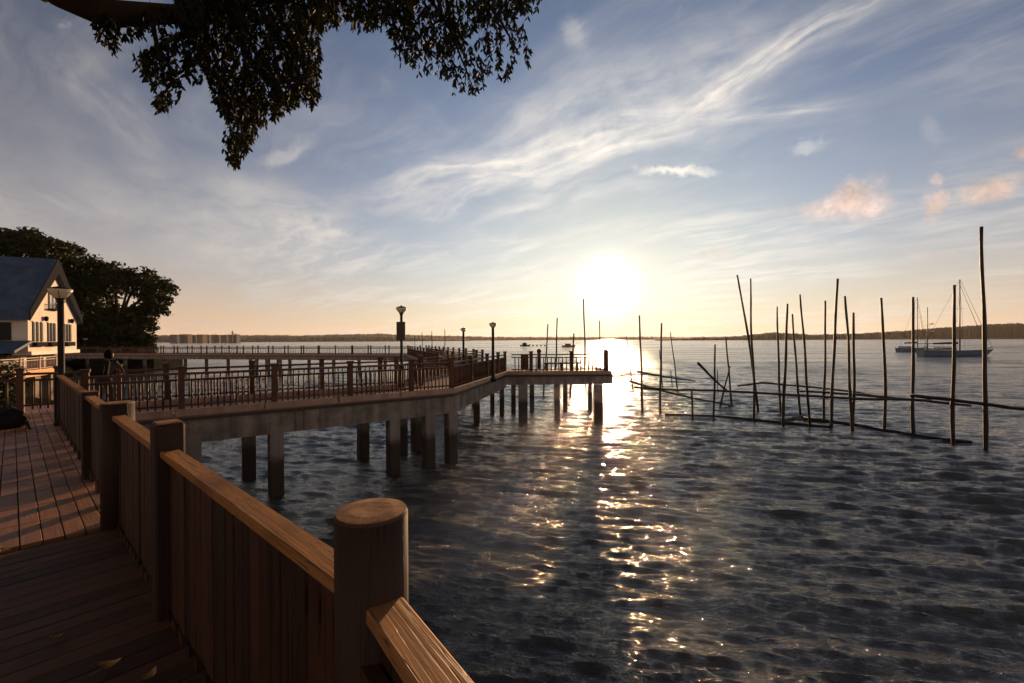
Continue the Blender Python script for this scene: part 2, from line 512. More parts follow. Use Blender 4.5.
M_farpier = concrete('far_pier_concrete', (.20, .16, .13), (.34, .28, .23))
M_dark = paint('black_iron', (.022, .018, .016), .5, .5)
M_bamboo = wood('wet_bamboo', (.010, .007, .005), (.034, .024, .017), axis='Z', rough=.55, stain=.5)

def FP(s, off=0.0, z=0.0):
    """a point beside the near fence: s metres along it from its near bend, off metres towards the water"""
    d = 1.233
    p0 = Vector((.97 - d * (CX - 12) / FPX, d, 0))
    return p0 + FV * s + FN * off + Vector((0, 0, z))
KD = FV.y                                            # depth gained per metre along the fence
def s_of(px):                                        # distance along the fence of a column of the photograph
    k = (px - CX) / FPX
    p0 = FP(0); return (k * p0.y - p0.x) / (FV.x - k * FV.y)

# ---- the boardwalk: dark planks across it near the camera, long reddish boards beyond
S_SPLIT = s_of(116)
WALK_W = 6.0
mb = MB()
s = -9.0
while s < S_SPLIT - .03:
    wpl = .142
    if s + wpl > S_SPLIT: break
    c = FP(s + wpl / 2, -WALK_W / 2 - .02 + .06, -.02 + random.uniform(-.0015, .0015))
    mb.box(c, (wpl - .008, WALK_W, .04), FV, FN, UZ, ch=.004)
    s += wpl
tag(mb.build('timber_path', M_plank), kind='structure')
mb = MB()
S_END = s_of(58) + 2.2
row = .64; colw = .135
i = 0
s = S_SPLIT
while s < S_END + 1.8:
    o = .46
    while o > -WALK_W:
        c = FP(s + row / 2, o - colw / 2, -.02 + random.uniform(-.0012, .0012))
        mb.box(c, (row - .014, colw - .009, .04), FV, FN, UZ, ch=.003)
        o -= colw
    s += row
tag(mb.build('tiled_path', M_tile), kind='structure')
mb = MB()
mb.box(FP((S_END - 9) / 2, -WALK_W / 2, -.22), (S_END + 9 + 2.5, WALK_W - .1, .34), FV, FN, UZ)
tag(mb.build('path_base', M_beam), kind='structure')

# ---- land on the left: the promenade bank and the far headland under the trees
M_ground = paint('earth_and_grass', (.011, .011, .007), 1.0, .02, .5, 2.0)
mb = MB()
mb.prism([(-60, -60), (-6.6, -60), (-6.6, -2), (-16.5, 9), (-30, 17), (-60, 17)], -3.2, -.12)
tag(mb.build('ground', M_ground), kind='structure')
mb = MB()
mb.prism([(-140, 17.1), (-46, 17.1), (-37.5, 33), (-42.5, 44), (-58, 58), (-61.5, 64.8), (-51.5, 65.4), (-55, 76), (-84, 95), (-160, 150), (-300, 170), (-300, 30)], -3.2, -.9)
tag(mb.build('headland', M_ground), kind='structure')

# ---- hills across the strait, their outline from the wooded ridges of the far shore
M_hillR = concrete('wooded_hill', (.010, .011, .007), (.022, .022, .013), streak=False)
def ridge(name, pts, dist, depth, rag, m, seed):
    """pts: (column, height in pixels over the horizon); a wooded ridge of real size at `dist`"""
    rng = np.random.default_rng(seed)
    xs = [p[0] for p in pts]; hs = [p[1] for p in pts]
    n = int((xs[-1] - xs[0]) * 2.2)
    PX = np.linspace(xs[0], xs[-1], n)
    H = np.interp(PX, xs, hs)
    r = np.zeros(n)
    for f, a in ((.05, .35), (.13, .35), (.31, .4), (.7, .35), (1.4, .25)):
        r += a * np.sin(PX * f * 2 + rng.uniform(0, 6))
    H = np.maximum(H + rag * (r + rng.normal(0, .35, n)), .25)
    vs = []; fs = []
    rows = [(0, 0.0), (.15, .38), (.45, .8), (1, 1.0), (2.2, .45), (3.2, 0)]
    for t, k in rows:
        for px, h in zip(PX, H):
            D = dist + depth * t
            x = (px - CX) / FPX
            zt = EYE.z + h / FPX * (dist + depth)
            jit = rng.normal(0, .05) * (0 < k < 1)
            vs.append((x * D, D, WATER - .6 + (zt - WATER + .6) * max(0, k + jit)))
    for j in range(len(rows) - 1):
        for i in range(n - 1):
            fs.append((j * n + i, j * n + i + 1, (j + 1) * n + i + 1, (j + 1) * n + i))
    mb = MB(); mb.add(vs, fs)
    tag(mb.build(name, m), kind='structure')
ridge('hills', [(655, .2), (690, 1.2), (722, 1.6), (745, 3.2), (770, 5.6), (790, 5.2), (815, 3.2), (860, 4.6), (900, 6.4), (930, 9.2), (955, 10.2), (985, 12.8), (1010, 13.6), (1040, 13.2), (1080, 11), (1160, 12), (1300, 8), (1500, 9), (1700, 4)], 1050, 90, .45, M_hillR, 3)
ridge('hills', [(150, 6.0), (215, 6.2), (245, 5.8), (300, 5.2), (345, 6.0), (380, 6.6), (396, 5.6), (430, 4.6), (470, 3.4), (520, 2.4), (560, 2.6), (600, 2.0), (640, 2.2), (690, 1.6), (740, 1.6), (800, 1.2)], 2300, 160, .35, M_hillR, 4)
ridge('hills', [(-700, 9), (-300, 8), (0, 7.5), (100, 6.5), (170, 5.0), (260, 3.6), (330, 3.8), (380, 4.4), (402, 3.4), (440, 1.4), (470, .2)], 1500, 120, .35, M_hillR, 9)

# ================================================================== THE NEAR FENCE
POSTS = [('round', s_of(370.5), 1.238, .192), ('square', s_of(167), 1.19, .155), ('round', s_of(117), 1.135, .25), ('square', s_of(89.5), 1.07, .165), ('square', s_of(59), 1.06, .16)]
HR = 1.03
fence = thing('boardwalk_fence', FP(0), 'close boarded dark timber fence with a flat cap rail along the boardwalk edge', 'fence')
def make_post(kind, p, h, wd, parent, axis=FV, nrm=FN):
    mb = MB()
    if kind == 'round':
        r = wd / 2
        n = 40
        mb.lathe(p, [(r * 1.02, -.12), (r * 1.01, h * .5), (r, h - .008)], n, smooth=True)
        mb.lathe(p, [(r, h - .008), (r * .965, h)], n, smooth=False)
    else:
        mb.box(p + Vector((0, 0, (h - .12) / 2)), (wd, wd, h + .12), axis, nrm, UZ, ch=.012)
    po = mb.build('post', M_post, parent)
    mb = MB()
    if kind == 'round':
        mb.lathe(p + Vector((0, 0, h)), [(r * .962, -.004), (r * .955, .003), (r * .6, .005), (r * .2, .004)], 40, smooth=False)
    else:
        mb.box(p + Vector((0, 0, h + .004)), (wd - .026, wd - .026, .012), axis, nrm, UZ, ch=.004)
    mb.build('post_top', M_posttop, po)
    return po
for k in POSTS: make_post(k[0], FP(k[1]), k[2], k[3], fence)
def near_bay(pa, pb, gap_a, gap_b, parent, open_first=0, gap=.05, step=.155, bw=.075, sun_stop=True, capm=None):
    """one bay of boards between two posts, with cap, bottom rail and small blocks under it"""
    d = (pb - pa); L = d.length; d.normalize(); nn = Vector((d.y, -d.x, 0))
    a0, a1 = gap_a, L - gap_b
    mb = MB()
    pitch = .104
    x = a0; i = 0
    while x < a1 - .02:
        wd = min(pitch, a1 - x)
        g = .010 if random.random() > .25 else .016
        if i < open_first: g = .036
        mb.box(pa + d * (x + wd / 2) + Vector((0, 0, (gap + HR - .045) / 2)) + nn * random.uniform(-.005, .005), (wd - g, .019, HR - .045 - gap), d, nn, UZ, ch=.003)
        x += pitch; i += 1
    mb.build('board_panel', M_board, parent)
    mb = MB()
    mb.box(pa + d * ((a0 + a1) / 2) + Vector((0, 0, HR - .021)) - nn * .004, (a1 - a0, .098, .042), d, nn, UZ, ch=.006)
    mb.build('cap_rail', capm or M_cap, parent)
    mb = MB()
    mb.box(pa + d * ((a0 + a1) / 2) + nn * .036 + Vector((0, 0, gap + .09)), (a1 - a0, .04, .09), d, nn, UZ)
    mb.box(pa + d * ((a0 + a1) / 2) + nn * .036 + Vector((0, 0, .84)), (a1 - a0, .04, .09), d, nn, UZ)
    mb.build('back_rail', M_board, parent)
    x = a0 + .06
    mb = MB()
    while x < a1:
        if not sun_stop: mb = MB()
        mb.box(pa + d * x + Vector((0, 0, gap / 2)), (bw, .05, gap + .002), d, nn, UZ)
        x += step
        if not sun_stop: mb.build('foot_block', M_board, parent)
    if sun_stop: mb.build('foot_block', M_board, parent)
    if sun_stop:
        mb = MB(); mb.box(pa + d * ((a0 + a1) / 2) + nn * .135 + Vector((0, 0, .085)), (a1 - a0, .022, .145), d, nn, UZ); mb.build('sun_stop_board', M_board, parent)  # added outer board that keeps the low sun off the near deck
order = POSTS[:]
for a, b in zip(order[:-1], order[1:]):
    near_bay(FP(a[1]), FP(b[1]), a[3] / 2 - .01, b[3] / 2 - .01, fence, 3 if a is POSTS[0] else 0, *((.05, .155, .075, True) if a[1] < S_SPLIT - .6 else (.125, .62, .17, False)))
# the fence bends at the round post and comes on past the camera
BD = Vector((.58, -.815, 0)).normalized()
p_end = FP(POSTS[0][1]) + BD * 2.1
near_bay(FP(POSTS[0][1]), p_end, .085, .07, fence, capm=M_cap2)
make_post('square', p_end, 1.2, .155, fence, BD, Vector((BD.y, -BD.x, 0)))
for ob in [x for x in bpy.data.objects if x.parent == fence and x.name.startswith('cap_rail')][-1:]: pass

# ================================================================== THE RAILED PIER
def line_pt(px0, y0, px1, y1, px):
    t = (px - px0) / (px1 - px0)
    return px, y0 + (y1 - y0) * t
F0 = on(181, 413.7, 0); F1 = on(454, 391.0, 0); F2 = on(507, 373.2, 0); F3 = on(607, 372.6, 0)
D1 = (F1 - F0).normalized(); N1 = Vector((-D1.y, D1.x, 0))
D2 = (F2 - F1).normalized(); N2 = Vector((-D2.y, D2.x, 0))
PW = 2.62
FS = F0 - D1 * 2.0                                    # where the pier leaves the boardwalk, by the fence's end
BS = FS + N1 * PW
def miter(pt, n1, n2, w):
    b = (n1 + n2); return pt + b * (w / (b.dot(n1)))
B1 = miter(F1, N1, N2, PW)
PLAT_BACK = F2.y + 3.6
B2 = F2 + N2 * PW
tb = (PLAT_BACK - B1.y) / D2.y
B2 = B1 + D2 * tb
ARM0 = Vector((B2.x + .1, PLAT_BACK, 0)); 
PBR = Vector((F3.x + .25, PLAT_BACK, 0))              # back right corner of the platform

pier = thing('pier', FS, 'concrete pier on square piles with a railed timber deck bending out to a platform', 'pier')
deck_poly = [FS, F1, F2, F3 + Vector((.25, 0, 0)), PBR, B2, B1, BS]
mb = MB()
mb.prism([(p.x, p.y) for p in deck_poly], -.10, -.02)
mb.build('deck_slab', M_pdeck, pier)
def off_line(pa, pb, off, z):
    d = (pb - pa).normalized(); nn = Vector((d.y, -d.x, 0))
    return pa + nn * off + Vector((0, 0, z)), pb + nn * off + Vector((0, 0, z))
edges_front = [(FS, F1), (F1, F2), (F2, F3 + Vector((.25, 0, 0)))]
edges_back = [(B2, B1), (B1, BS)]
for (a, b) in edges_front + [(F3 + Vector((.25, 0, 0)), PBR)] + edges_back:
    mb = MB()
    p, q = off_line(a, b, -.10, -.02 + .035)
    L = (q - p).length; d = (q - p).normalized(); n = max(1, int(round(L / 1.75)))
    ms = MB(); ms.bar(*[x + Vector((0, 0, -.132)) for x in off_line(a, b, -.06, 0)], .10, .10); ms.build('shade_strip', M_dark, pier)  # dark strip standing in for the line of shade between kerb and beam
    for i in range(n):                                # kerb cast in lengths with open joints
        mb.bar(p + d * (L * i / n + .02), p + d * (L * (i + 1) / n - .02), .24, .17, ch=.01)
    mb.build('kerb', M_kerb, pier)
for (a, b) in edges_front:
    mb = MB()
    p, q = off_line(a, b, -.22, -.42)
    e_ = (q - p).normalized() * .06; k_ = edges_front.index((a, b)) if (a, b) in edges_front else 0
    zb = .003 * k_
    p = p - e_ + Vector((0, 0, zb)); q = q + e_ + Vector((0, 0, zb))
    if k_ == 2: p.z += .07; q.z += .07; mb.bar(p, q, .30, .50)
    else: mb.bar(p, q, .30, .64)
    mb.build('beam', M_beam, pier)
mb = MB(); p, q = off_line(F3 + Vector((.25, 0, 0)), PBR, -.22, -.42); mb.bar(p + Vector((0, .16, .07)), q + Vector((0, 0, .07)), .30, .506); mb.build('beam', M_beam, pier)
for (a, b) in edges_back:
    mb = MB()
    p, q = off_line(a, b, -.22, -.42)
    mb.bar(p, q, .30, .64)
    mb.build('beam', M_beam, pier)
def pile(p, wd, dirv, parent, top=-.55, m=None):
    n = Vector((-dirv.y, dirv.x, 0))
    mb = MB()
    mb.box(Vector((p.x, p.y, (top - 3.9) / 2)), (wd, wd, top + 3.9), dirv, n, UZ, ch=.015)
    return mb.build('pile', m or M_pile, parent)
def x_on(pa, pb, px, off):
    """point on the line pa-pb, moved off metres inward, seen at column px"""
    d = (pb - pa).normalized(); nn = Vector((-d.y, d.x, 0))
    a = pa + nn * off
    k = (px - CX) / FPX
    t = (k * (a.y) - a.x) / (d.x - k * d.y)
    return a + d * t
for px in (275, 392.5, 428, 450.5): pile(x_on(F0, F1, px, .22), .34, D1, pier)
for px in (165, 248, 362.5, 401, 416): pile(x_on(F0, F1, px, PW - .24), .34, D1, pier)
pile(x_on(F0, F1, 192, .22), .34, D1, pier)
for (px, cy, wd) in ((477, 424, .3), (492.5, 414, .24), (502, 415, .26), (513.5, 413, .26), (523, 420.4, .46), (532, 411, .26), (557, 418.6, .30), (565, 410, .26), (598, 420.6, .46), (590, 409, .26)):
    pile(on(px, cy, WATER), wd, Vector((1, 0, 0)), pier)

# railings -------------------------------------------------------------
def railing(name, pts, label, group='railings of the piers', h_post=1.1, h_rail=.93, posts=None, pitch=.17, big_last=False, first_post=True, base=.10, th=1.0, m=None, cat='railing'):
    """posts with flat heads, two top rails, one low rail and round bars, bay by bay along a path"""
    m = m or M_prail
    root = thing(name, pts[0], label, cat, group)
    for ip in range(len(pts) - 1):
        a, b = pts[ip], pts[ip + 1]
        d = (b - a); L = d.length; d.normalize(); nn = Vector((d.y, -d.x, 0))
        ss = posts[ip] if posts else [L * i / max(1, round(L / 2.2)) for i in range(max(1, round(L / 2.2)) + 1)]
        for j, s_ in enumerate(ss):
            if ip > 0 and j == 0 and s_ < .05: continue
            if not first_post and ip == 0 and j == 0: continue
            p = a + d * s_
            mb = MB()
            w_ = .125 * th
            mb.box(p + Vector((0, 0, h_post / 2 - .09)), (w_, w_, h_post + .06), d, nn, UZ)
            mb.box(p + Vector((0, 0, h_post - .045)), (w_ * 1.22, w_ * 1.22, .03), d, nn, UZ)
            mb.box(p + Vector((0, 0, h_post - .012)), (w_ * 1.34, w_ * 1.34, .035), d, nn, UZ)
            mb.build('post', m, root)
        stops = sorted(set([0.0] + list(ss) + [L]))
        for s0, s1 in zip(stops[:-1], stops[1:]):
            if s1 - s0 < .25: continue
            mb = MB()
            p, q = a + d * (s0 + .07), a + d * (s1 - .07)
            mb.bar(p + Vector((0, 0, h_rail)), q + Vector((0, 0, h_rail)), .09 * th, .055)
            mb.build('top_rail', m, root)
            mb = MB()
            mb.bar(p + Vector((0, 0, h_rail - .15)), q + Vector((0, 0, h_rail - .15)), .06, .05)
            mb.build('middle_rail', m, root)
            mb = MB()
            mb.bar(p + Vector((0, 0, base + .08)), q + Vector((0, 0, base + .08)), .05, .045)
            mb.build('bottom_rail', m, root)
            mb = MB()
            n = max(2, int(round((s1 - s0 - .14) / pitch)))
            for i in range(1, n):
                c = a + d * (s0 + .07 + (s1 - s0 - .14) * i / n)
                mb.tube([c + Vector((0, 0, base - .02)), c + Vector((0, 0, h_rail - .14))], .021 * th, 6)
            mb.build('baluster_panel', m, root)
    return root
def proj_s(pa, d, px):
    k = (px - CX) / FPX
    return (k * pa.y - pa.x) / (d.x - k * d.y)
f_in = N1 * .10
A = FS + N1 * .1 + D1 * .35
B = miter(F1, N1, N2, .1)
railing('pier_railing', [A, B], 'dark timber railing on the near pier edge from the boardwalk to the bend',
        posts=[[0.0] + [proj_s(A, D1, q) for q in (181, 274, 350, 411)] + [(B - A).length]], pitch=.135)
C = F2 + N2 * .1
railing('pier_railing', [B, C], 'dark timber railing on the near edge of the pier from its bend to the platform', posts=[[proj_s(B, D2, q) for q in (471, 487, 498)] + [(C - B).length]], pitch=.12)
A2 = x_on(F0, F1, 58, PW - .1)
B2r = miter(F1, N1, N2, PW - .1)
railing('pier_railing', [A2, B2r], 'dark timber railing on the far edge of the pier behind the person',
        posts=[[0.0] + [proj_s(A2, D1, q) for q in (118, 166, 252, 321.5, 380)] + [proj_s(A2, D1, 421)]], pitch=.15)
C2 = B1 + D2 * (tb) - N2 * .1
railing('pier_railing', [B2r, C2], 'dark timber railing on the far pier edge between its bend and the long arm')
PL = F2 + Vector((.15, .1, 0)); PR = F3 + Vector((-.05, .1, 0))
railing('platform_railing', [PL, PR], 'open timber railing along the front of the platform before the bench', posts=[[proj_s(PL, Vector((1, 0, 0)), q) for q in (531, 571.5)]], pitch=.2, th=1.35, cat='railing')
mb = MB()
mb.box(PR + Vector((.02, 0, .55)), (.24, .24, 1.26), ch=.012)
tag(mb.build('corner_post', M_prail, origin=PR), 'thick square timber post at the right corner of the platform against the glare', 'post')
# crossing railing that closes the boardwalk's end
X1 = A2 + D1 * 0.0
X0 = X1 - D1 * 4.4
railing('boardwalk_railing', [X0, X1 + D1 * .02], 'dark timber railing closing the end of the boardwalk before the terrace', posts=[[proj_s(X0, D1, 20)]], pitch=.15, h_post=1.06)

# the long arm behind, and the far pier to the shore -----------------------
G0 = Vector((ARM0.x - .6, PLAT_BACK, 0)); G1 = Vector((-10.6, 50.5, 0)); G2 = Vector((-63.5, 63.2, 0))
def simple_pier(name, a, b, wd, label, step, pw, cap=.32, skip=()):
    d = (b - a); L = d.length; d.normalize(); nn = Vector((d.y, -d.x, 0))
    root = thing(name, a, label, 'pier')
    mb = MB(); mb.bar(a + Vector((0, 0, -.10)), b + Vector((0, 0, -.10)), wd, .14); mb.build('deck_slab', M_pdeck, root)
    for sg in (-1, 1):
        mb = MB(); mb.bar(a + nn * sg * (wd / 2 - .12) + Vector((0, 0, -.36)), b + nn * sg * (wd / 2 - .12) + Vector((0, 0, -.36)), .24, .38); mb.build('beam', M_beam, root)
        mb = MB(); mb.bar(a + nn * sg * (wd / 2 - .08) + Vector((0, 0, .03)), b + nn * sg * (wd / 2 - .08) + Vector((0, 0, .03)), .14, .14); mb.build('kerb', M_kerb, root)
    s_ = step * .5
    while s_ < L:
        for sg in ((-1, 1) if name != 'far_pier' or 16 < s_ < 23 else (0,)):
            pile(a + d * s_ + nn * sg * (wd / 2 - .3), pw, d, root, -.54)
        s_ += step * (.5 if 16 < s_ < 23 and name == 'far_pier' else 1)
    return root, d, nn
arm, ad, an = simple_pier('long_pier_arm', G0, G1, 2.3, 'long railed pier arm running back from the platform to the far pier', 3.2, .3)
far, fd, fn = simple_pier('far_pier', G1 + (G1 - G2).normalized() * 1.1, G2, 2.2, 'low railed pier crossing the water far behind, out to the wooded shore', 3.3, .28)
railing('pier_railing', [G0 + an * 1.05 + ad * .3, G1 + an * 1.05], 'dark timber railing on the right edge of the long pier arm', pitch=.24)
railing('pier_railing', [G0 - an * 1.05 + ad * .3, G1 - an * 1.05 - ad * 1.6], 'dark timber railing on the left edge of the long pier arm', pitch=.24)
railing('pier_railing', [G1 - fn * .95 + fd * .6, G2 - fn * .95], 'thin railing on the near edge of the far pier', pitch=.36, th=.8)
railing('pier_railing', [G1 + fn * .95, G2 + fn * .95], 'thin railing on the seaward edge of the far pier', pitch=.36, th=.8)

# ================================================================== LAMP POSTS
def glass_mat(name, c, tr=.6):
    mt, g, out = mat(name)
    d = g.n('ShaderNodeBsdfDiffuse'); d.inputs[0].default_value = c + (1,)
    t = g.n('ShaderNodeBsdfTranslucent'); t.inputs[0].default_value = c + (1,)
    gl = g.n('ShaderNodeBsdfGlossy'); gl.inputs['Roughness'].default_value = .15
    m1 = g.n('ShaderNodeMixShader'); m1.inputs[0].default_value = tr
    g.t.links.new(d.outputs[0], m1.inputs[1]); g.t.links.new(t.outputs[0], m1.inputs[2])
    m2 = g.n('ShaderNodeMixShader'); m2.inputs[0].default_value = .08
    g.t.links.new(m1.outputs[0], m2.inputs[1]); g.t.links.new(gl.outputs[0], m2.inputs[2])
    g.t.links.new(m2.outputs[0], out.inputs[0])
    return mt
M_frost = glass_mat('frosted_lantern_glass', (.86, .80, .66))
M_lamp = paint('lamp_post_paint', (.018, .013, .011), .7, .25)
def lamp_post(p, H, label, pole_r=.055, scale=1.0):
    root = thing('lamp_post', p, label, 'street lamp', 'lamp posts on the boardwalk and piers')
    k = scale
    mb = MB(); mb.lathe(p, [(pole_r * 1.9, 0), (pole_r * 1.9, .12), (pole_r * 1.25, .16), (pole_r * 1.15, .8), (pole_r, .86), (pole_r * .92, H - .42 * k)], 14); mb.build('pole', M_lamp, root)
    t = p + Vector((0, 0, H - .46 * k))
    mb = MB(); mb.lathe(t, [(.05 * k, 0), (.085 * k, .03 * k), (.06 * k, .06 * k), (.10 * k, .10 * k), (.085 * k, .115 * k)], 14); mb.build('collar', M_lamp, root)
    mb = MB(); mb.lathe(t + Vector((0, 0, .116 * k)), [(.085 * k, 0), (.145 * k, .05 * k), (.195 * k, .13 * k), (.222 * k, .205 * k)], 18); lan = mb.build('lantern_glass', M_frost, root)
    mb = MB()
    for i in range(4):
        an = i * math.pi / 2 + .6
        u = Vector((math.cos(an), math.sin(an), 0))
        mb = MB(); mb.tube([t + u * .09 * k + Vector((0, 0, .11 * k)), t + u * .205 * k + Vector((0, 0, .245 * k)), t + u * .19 * k + Vector((0, 0, .335 * k))], .008 * k, 5)
        mb.build('lantern_rib', M_lamp, lan)
    mb = MB(); mb.lathe(t + Vector((0, 0, .319 * k)), [(.205 * k, 0), (.21 * k, .015 * k), (.15 * k, .045 * k), (.06 * k, .07 * k), (.03 * k, .075 * k), (.026 * k, .10 * k), (.004, .11 * k)], 18); mb.build('lantern_roof', M_lamp, root)
    return root
def on_line_at(pa, d, px):
    return pa + d * proj_s(pa, d, px)
lp = FP(S_END - 1.9, .14); lp = x_on(FP(0), FP(9), 61, -.02) ; lp.z = 0
lamp_post(lp, EYE.z + (342.3 - 284) / FPX * lp.y, 'tall dark lamp post at the far end of the boardwalk fence, before the white house', .056, .88)
p401 = on_line_at(A2 - N1 * .30, D1, 401.5)
H401 = EYE.z + (340 - 304.5) / FPX * p401.y
l2 = lamp_post(p401, H401, 'dark lamp post on the pier carrying a blank rectangular sign board', .05, .86)
mb = MB(); zc = EYE.z + (340 - 331) / FPX * p401.y
mb.box(Vector((p401.x, p401.y - .075, zc)), (.31, .03, .66), Vector((1, .12, 0)).normalized(), Vector((-.12, 1, 0)).normalized(), UZ, ch=.008)
M_sign = paint('sign_board_back', (.055, .042, .040), .5, .4)
sb = mb.build('sign_board', M_sign, l2)
mb = MB()
for dz in (-.22, .22): mb.box(Vector((p401.x, p401.y - .052, zc + dz)), (.13, .025, .03))
mb.build('bracket', M_lamp, sb)
def arm_lamp(px, top, label):
    p = on_line_at(G0 - an * .75, ad, px)
    lamp_post(p, EYE.z + (339.8 - top) / FPX * p.y, label, .06, .72)
arm_lamp(493, 321.5, 'lamp post on the long pier arm, the nearer and taller of the two there')
arm_lamp(463.5, 327, 'thin lamp post farther back on the long pier arm')
p85 = on_line_at(G1 - fn * .7, fd, 85.5)
lamp_post(p85, EYE.z + (342 - 337.5) / FPX * p85.y, 'small pale topped lamp post on the far pier below the big trees', .05, 1.2)

# ================================================================== BENCH, BIN AND BOLLARD ON THE PLATFORM
bp = on(562, 371, 0); bp.y = F2.y + 1.35; bp.x = (562 - CX) / FPX * bp.y
bench = thing('bench', bp, 'low backless timber bench on the pier platform behind the railing', 'bench')
bl = 2.0
for i in range(4):
    mb = MB(); mb.box(bp + Vector((0, -.15 + .1 * i, .43)), (bl, .09, .075), ch=.008); mb.build('seat_slat', M_prail, bench)
for sx in (-.86, -.05, .80):
    mb = MB(); mb.box(bp + Vector((sx, 0, .20)), (.1, .34, .44), ch=.008); mb.build('leg', M_prail, bench)
q = Vector(((524.5 - CX) / FPX * (F2.y + 2.2), F2.y + 2.2, 0))
bin_ = thing('litter_bin', q, 'dark boxy litter bin on the platform left of the bench', 'litter bin')
mb = MB(); mb.box(q + Vector((0, 0, .42)), (.42, .42, .80), ch=.02); mb.build('body', M_prail, bin_)
mb = MB(); mb.box(q + Vector((0, 0, .86)), (.48, .48, .07), ch=.02); mb.build('lid', M_dark, bin_)
q = Vector(((539 - CX) / FPX * (PLAT_BACK - .2), PLAT_BACK - .2, 0))
mb = MB(); mb.lathe(q, [(.11, -.05), (.10, .95), (.13, .97), (.13, 1.08), (.03, 1.16)], 12)
tag(mb.build('bollard', M_prail, origin=q), 'round dark mooring bollard on the back edge of the platform', 'bollard')

# ================================================================== STAKES AND BAMBOO BOOMS IN THE WATER
def wl_depth(px, py): return on(px, py, WATER).y
def stake(foot, top, rad, label, bend=None, group='upright poles standing in the water', depth=None, tilt=0.0):
    p0 = on(foot[0], foot[1], WATER)
    d = p0.y
    p1 = at(top[0], top[1], d + tilt)
    lean = (p1 - p0)
    base = p0 - lean.normalized() * 1.1
    n = 15
    pts = []; rads = []
    side = Vector((1, 0, 0)); sd = random.uniform(0, 9)
    wob = (.012 if bend is None else .004) * lean.length
    for i in range(n):
        t = i / (n - 1)
        p = base.lerp(p1, t)
        b = math.sin(math.pi * t) * (bend or 0) * (d / FPX)
        p = p + side * (b + wob * .42 * math.sin(3.1 * t * math.pi + sd) * math.sin(math.pi * t)) + Vector((0, wob * .4 * math.sin(2.3 * t * math.pi + sd * 2), 0))
        pts.append(p); rads.append(rad * (1.12 - .42 * t) * random.uniform(.88, 1.10))
    mb = MB(); mb.tube(pts, rads, 8, smooth=True)
    o = mb.build('pole', M_bamboo, origin=p0)
    return tag(o, label, 'pole', group)
PO = [
 ((623.7, 385.4), (617.6, 349), .045, 'short faint pole leaning left just past the platform corner, in the glare'),
 ((633, 389.8), (626.4, 336), .055, 'left leaning pole second to the right of the platform corner'),
 ((642.7, 411.7), (639.4, 315.4), .060, 'tall straight pole, first of the front row right of the platform'),
 ((660.2, 412.6), (661.5, 323), .062, 'straight pole with a short stub beside it, right of the sun glitter'),
 ((663, 391), (659.4, 350), .045, 'short stub half hidden behind a taller straight pole near the glitter'),
 ((678, 391.5), (670.3, 332.3), .052, 'thin pole leaning left behind the start of the long bamboo boom'),
 ((672.6, 389.8), (670.6, 370), .042, 'very short stub beside a thin left leaning pole, behind the boom'),
 ((692.8, 418.7), (691.7, 390), .062, 'short post whose top carries the bamboo boom'),
 ((713.9, 418.7), (715, 344.4), .060, 'upright pole of middling height crossed by a slanted pole'),
 ((717.8, 391), (717.4, 369.5), .045, 'short stub just right of the pole crossed by a slanted one'),
 ((732, 406), (725.6, 337), .062, 'left leaning pole whose middle meets a short slanted brace'),
 ((719.9, 407.3), (730, 366), .060, 'short brace leaning right against a taller left leaning pole'),
 ((757.3, 410.8), (737, 275), .070, 'very tall pole with the strongest lean, crossing its straighter neighbour'),
 ((754.2, 421), (750.6, 278.5), .058, 'very tall nearly straight pole crossed by a strongly leaning one'),
 ((780.5, 413.2), (776.7, 306.6), .060, 'tall pole just left of a slightly taller dark pole, mid row'),
 ((783.3, 425.6), (787.2, 303.8), .068, 'dark pole leaning slightly right, where two low booms meet'),
 ((800.2, 415.5), (792.2, 314), .062, 'left leaning pole behind the short floating brace'),
 ((810, 426.6), (800.3, 294.3), .056, 'tall thin left leaning pole at the middle of the row'),
 ((824.3, 419), (825.2, 300.7), .060, 'straight upright pole left of a taller right leaning one'),
 ((830.9, 427.3), (837.3, 278.8), .068, 'tall pole leaning right with its top above all mid row poles'),
 ((852.4, 430.8), (845.4, 296), .058, 'left leaning pole crossing a shorter thick upright at its foot'),
 ((853.4, 430), (853.8, 312.5), .066, 'shorter thick upright sharing its foot with a leaning pole'),
 ((883.3, 430.8), (881.3, 297.8), .062, 'lone pole with a bent top, left of the far sailing boats'),
 ((913.3, 435.5), (912.7, 297), .068, 'thick straight pole in front of the farther sailing boat'),
 ((953.2, 443.7), (954, 285), .068, 'thick straight pole in front of the blue ketch, beside its mast'),
 ((986, 449.7), (982.0, 226.5), .070, 'tallest pole of all, at the right end of the row'),
 ((543.4, 396), (548, 323.8), .060, 'pole leaning right behind the platform bench'),
 ((555, 396.8), (557.2, 317.7), .060, 'taller nearly straight pole behind the platform bench'),
 ((570.5, 396), (573.9, 333.4), .075, 'shorter thick pole behind the platform, before the red boat'),
 ((586, 394.5), (583.5, 299), .066, 'tallest pole behind the platform, its top left of the sun'),
 ((601, 388), (599.5, 320.7), .055, 'thin pole below the sun behind the platform corner'),
 ((415, 352.6), (414.8, 335), .12, 'far thin mooring pole, leftmost and shortest of four behind the pier arm'),
 ((422.5, 352.6), (422, 332.5), .12, 'second from the left of four far mooring poles behind the pier arm'),
 ((432, 352.6), (431.8, 331), .13, 'third from the left of four far mooring poles behind the pier arm'),
 ((445, 352.6), (444.8, 329), .14, 'rightmost and tallest of four far mooring poles behind the pier arm')]
for i, (f, t, r_, lb) in enumerate(PO):
    stake(f, t, r_, lb, bend=(2.4 if f[0] == 883.3 else (2.0 if t[1] == 275 else None)))
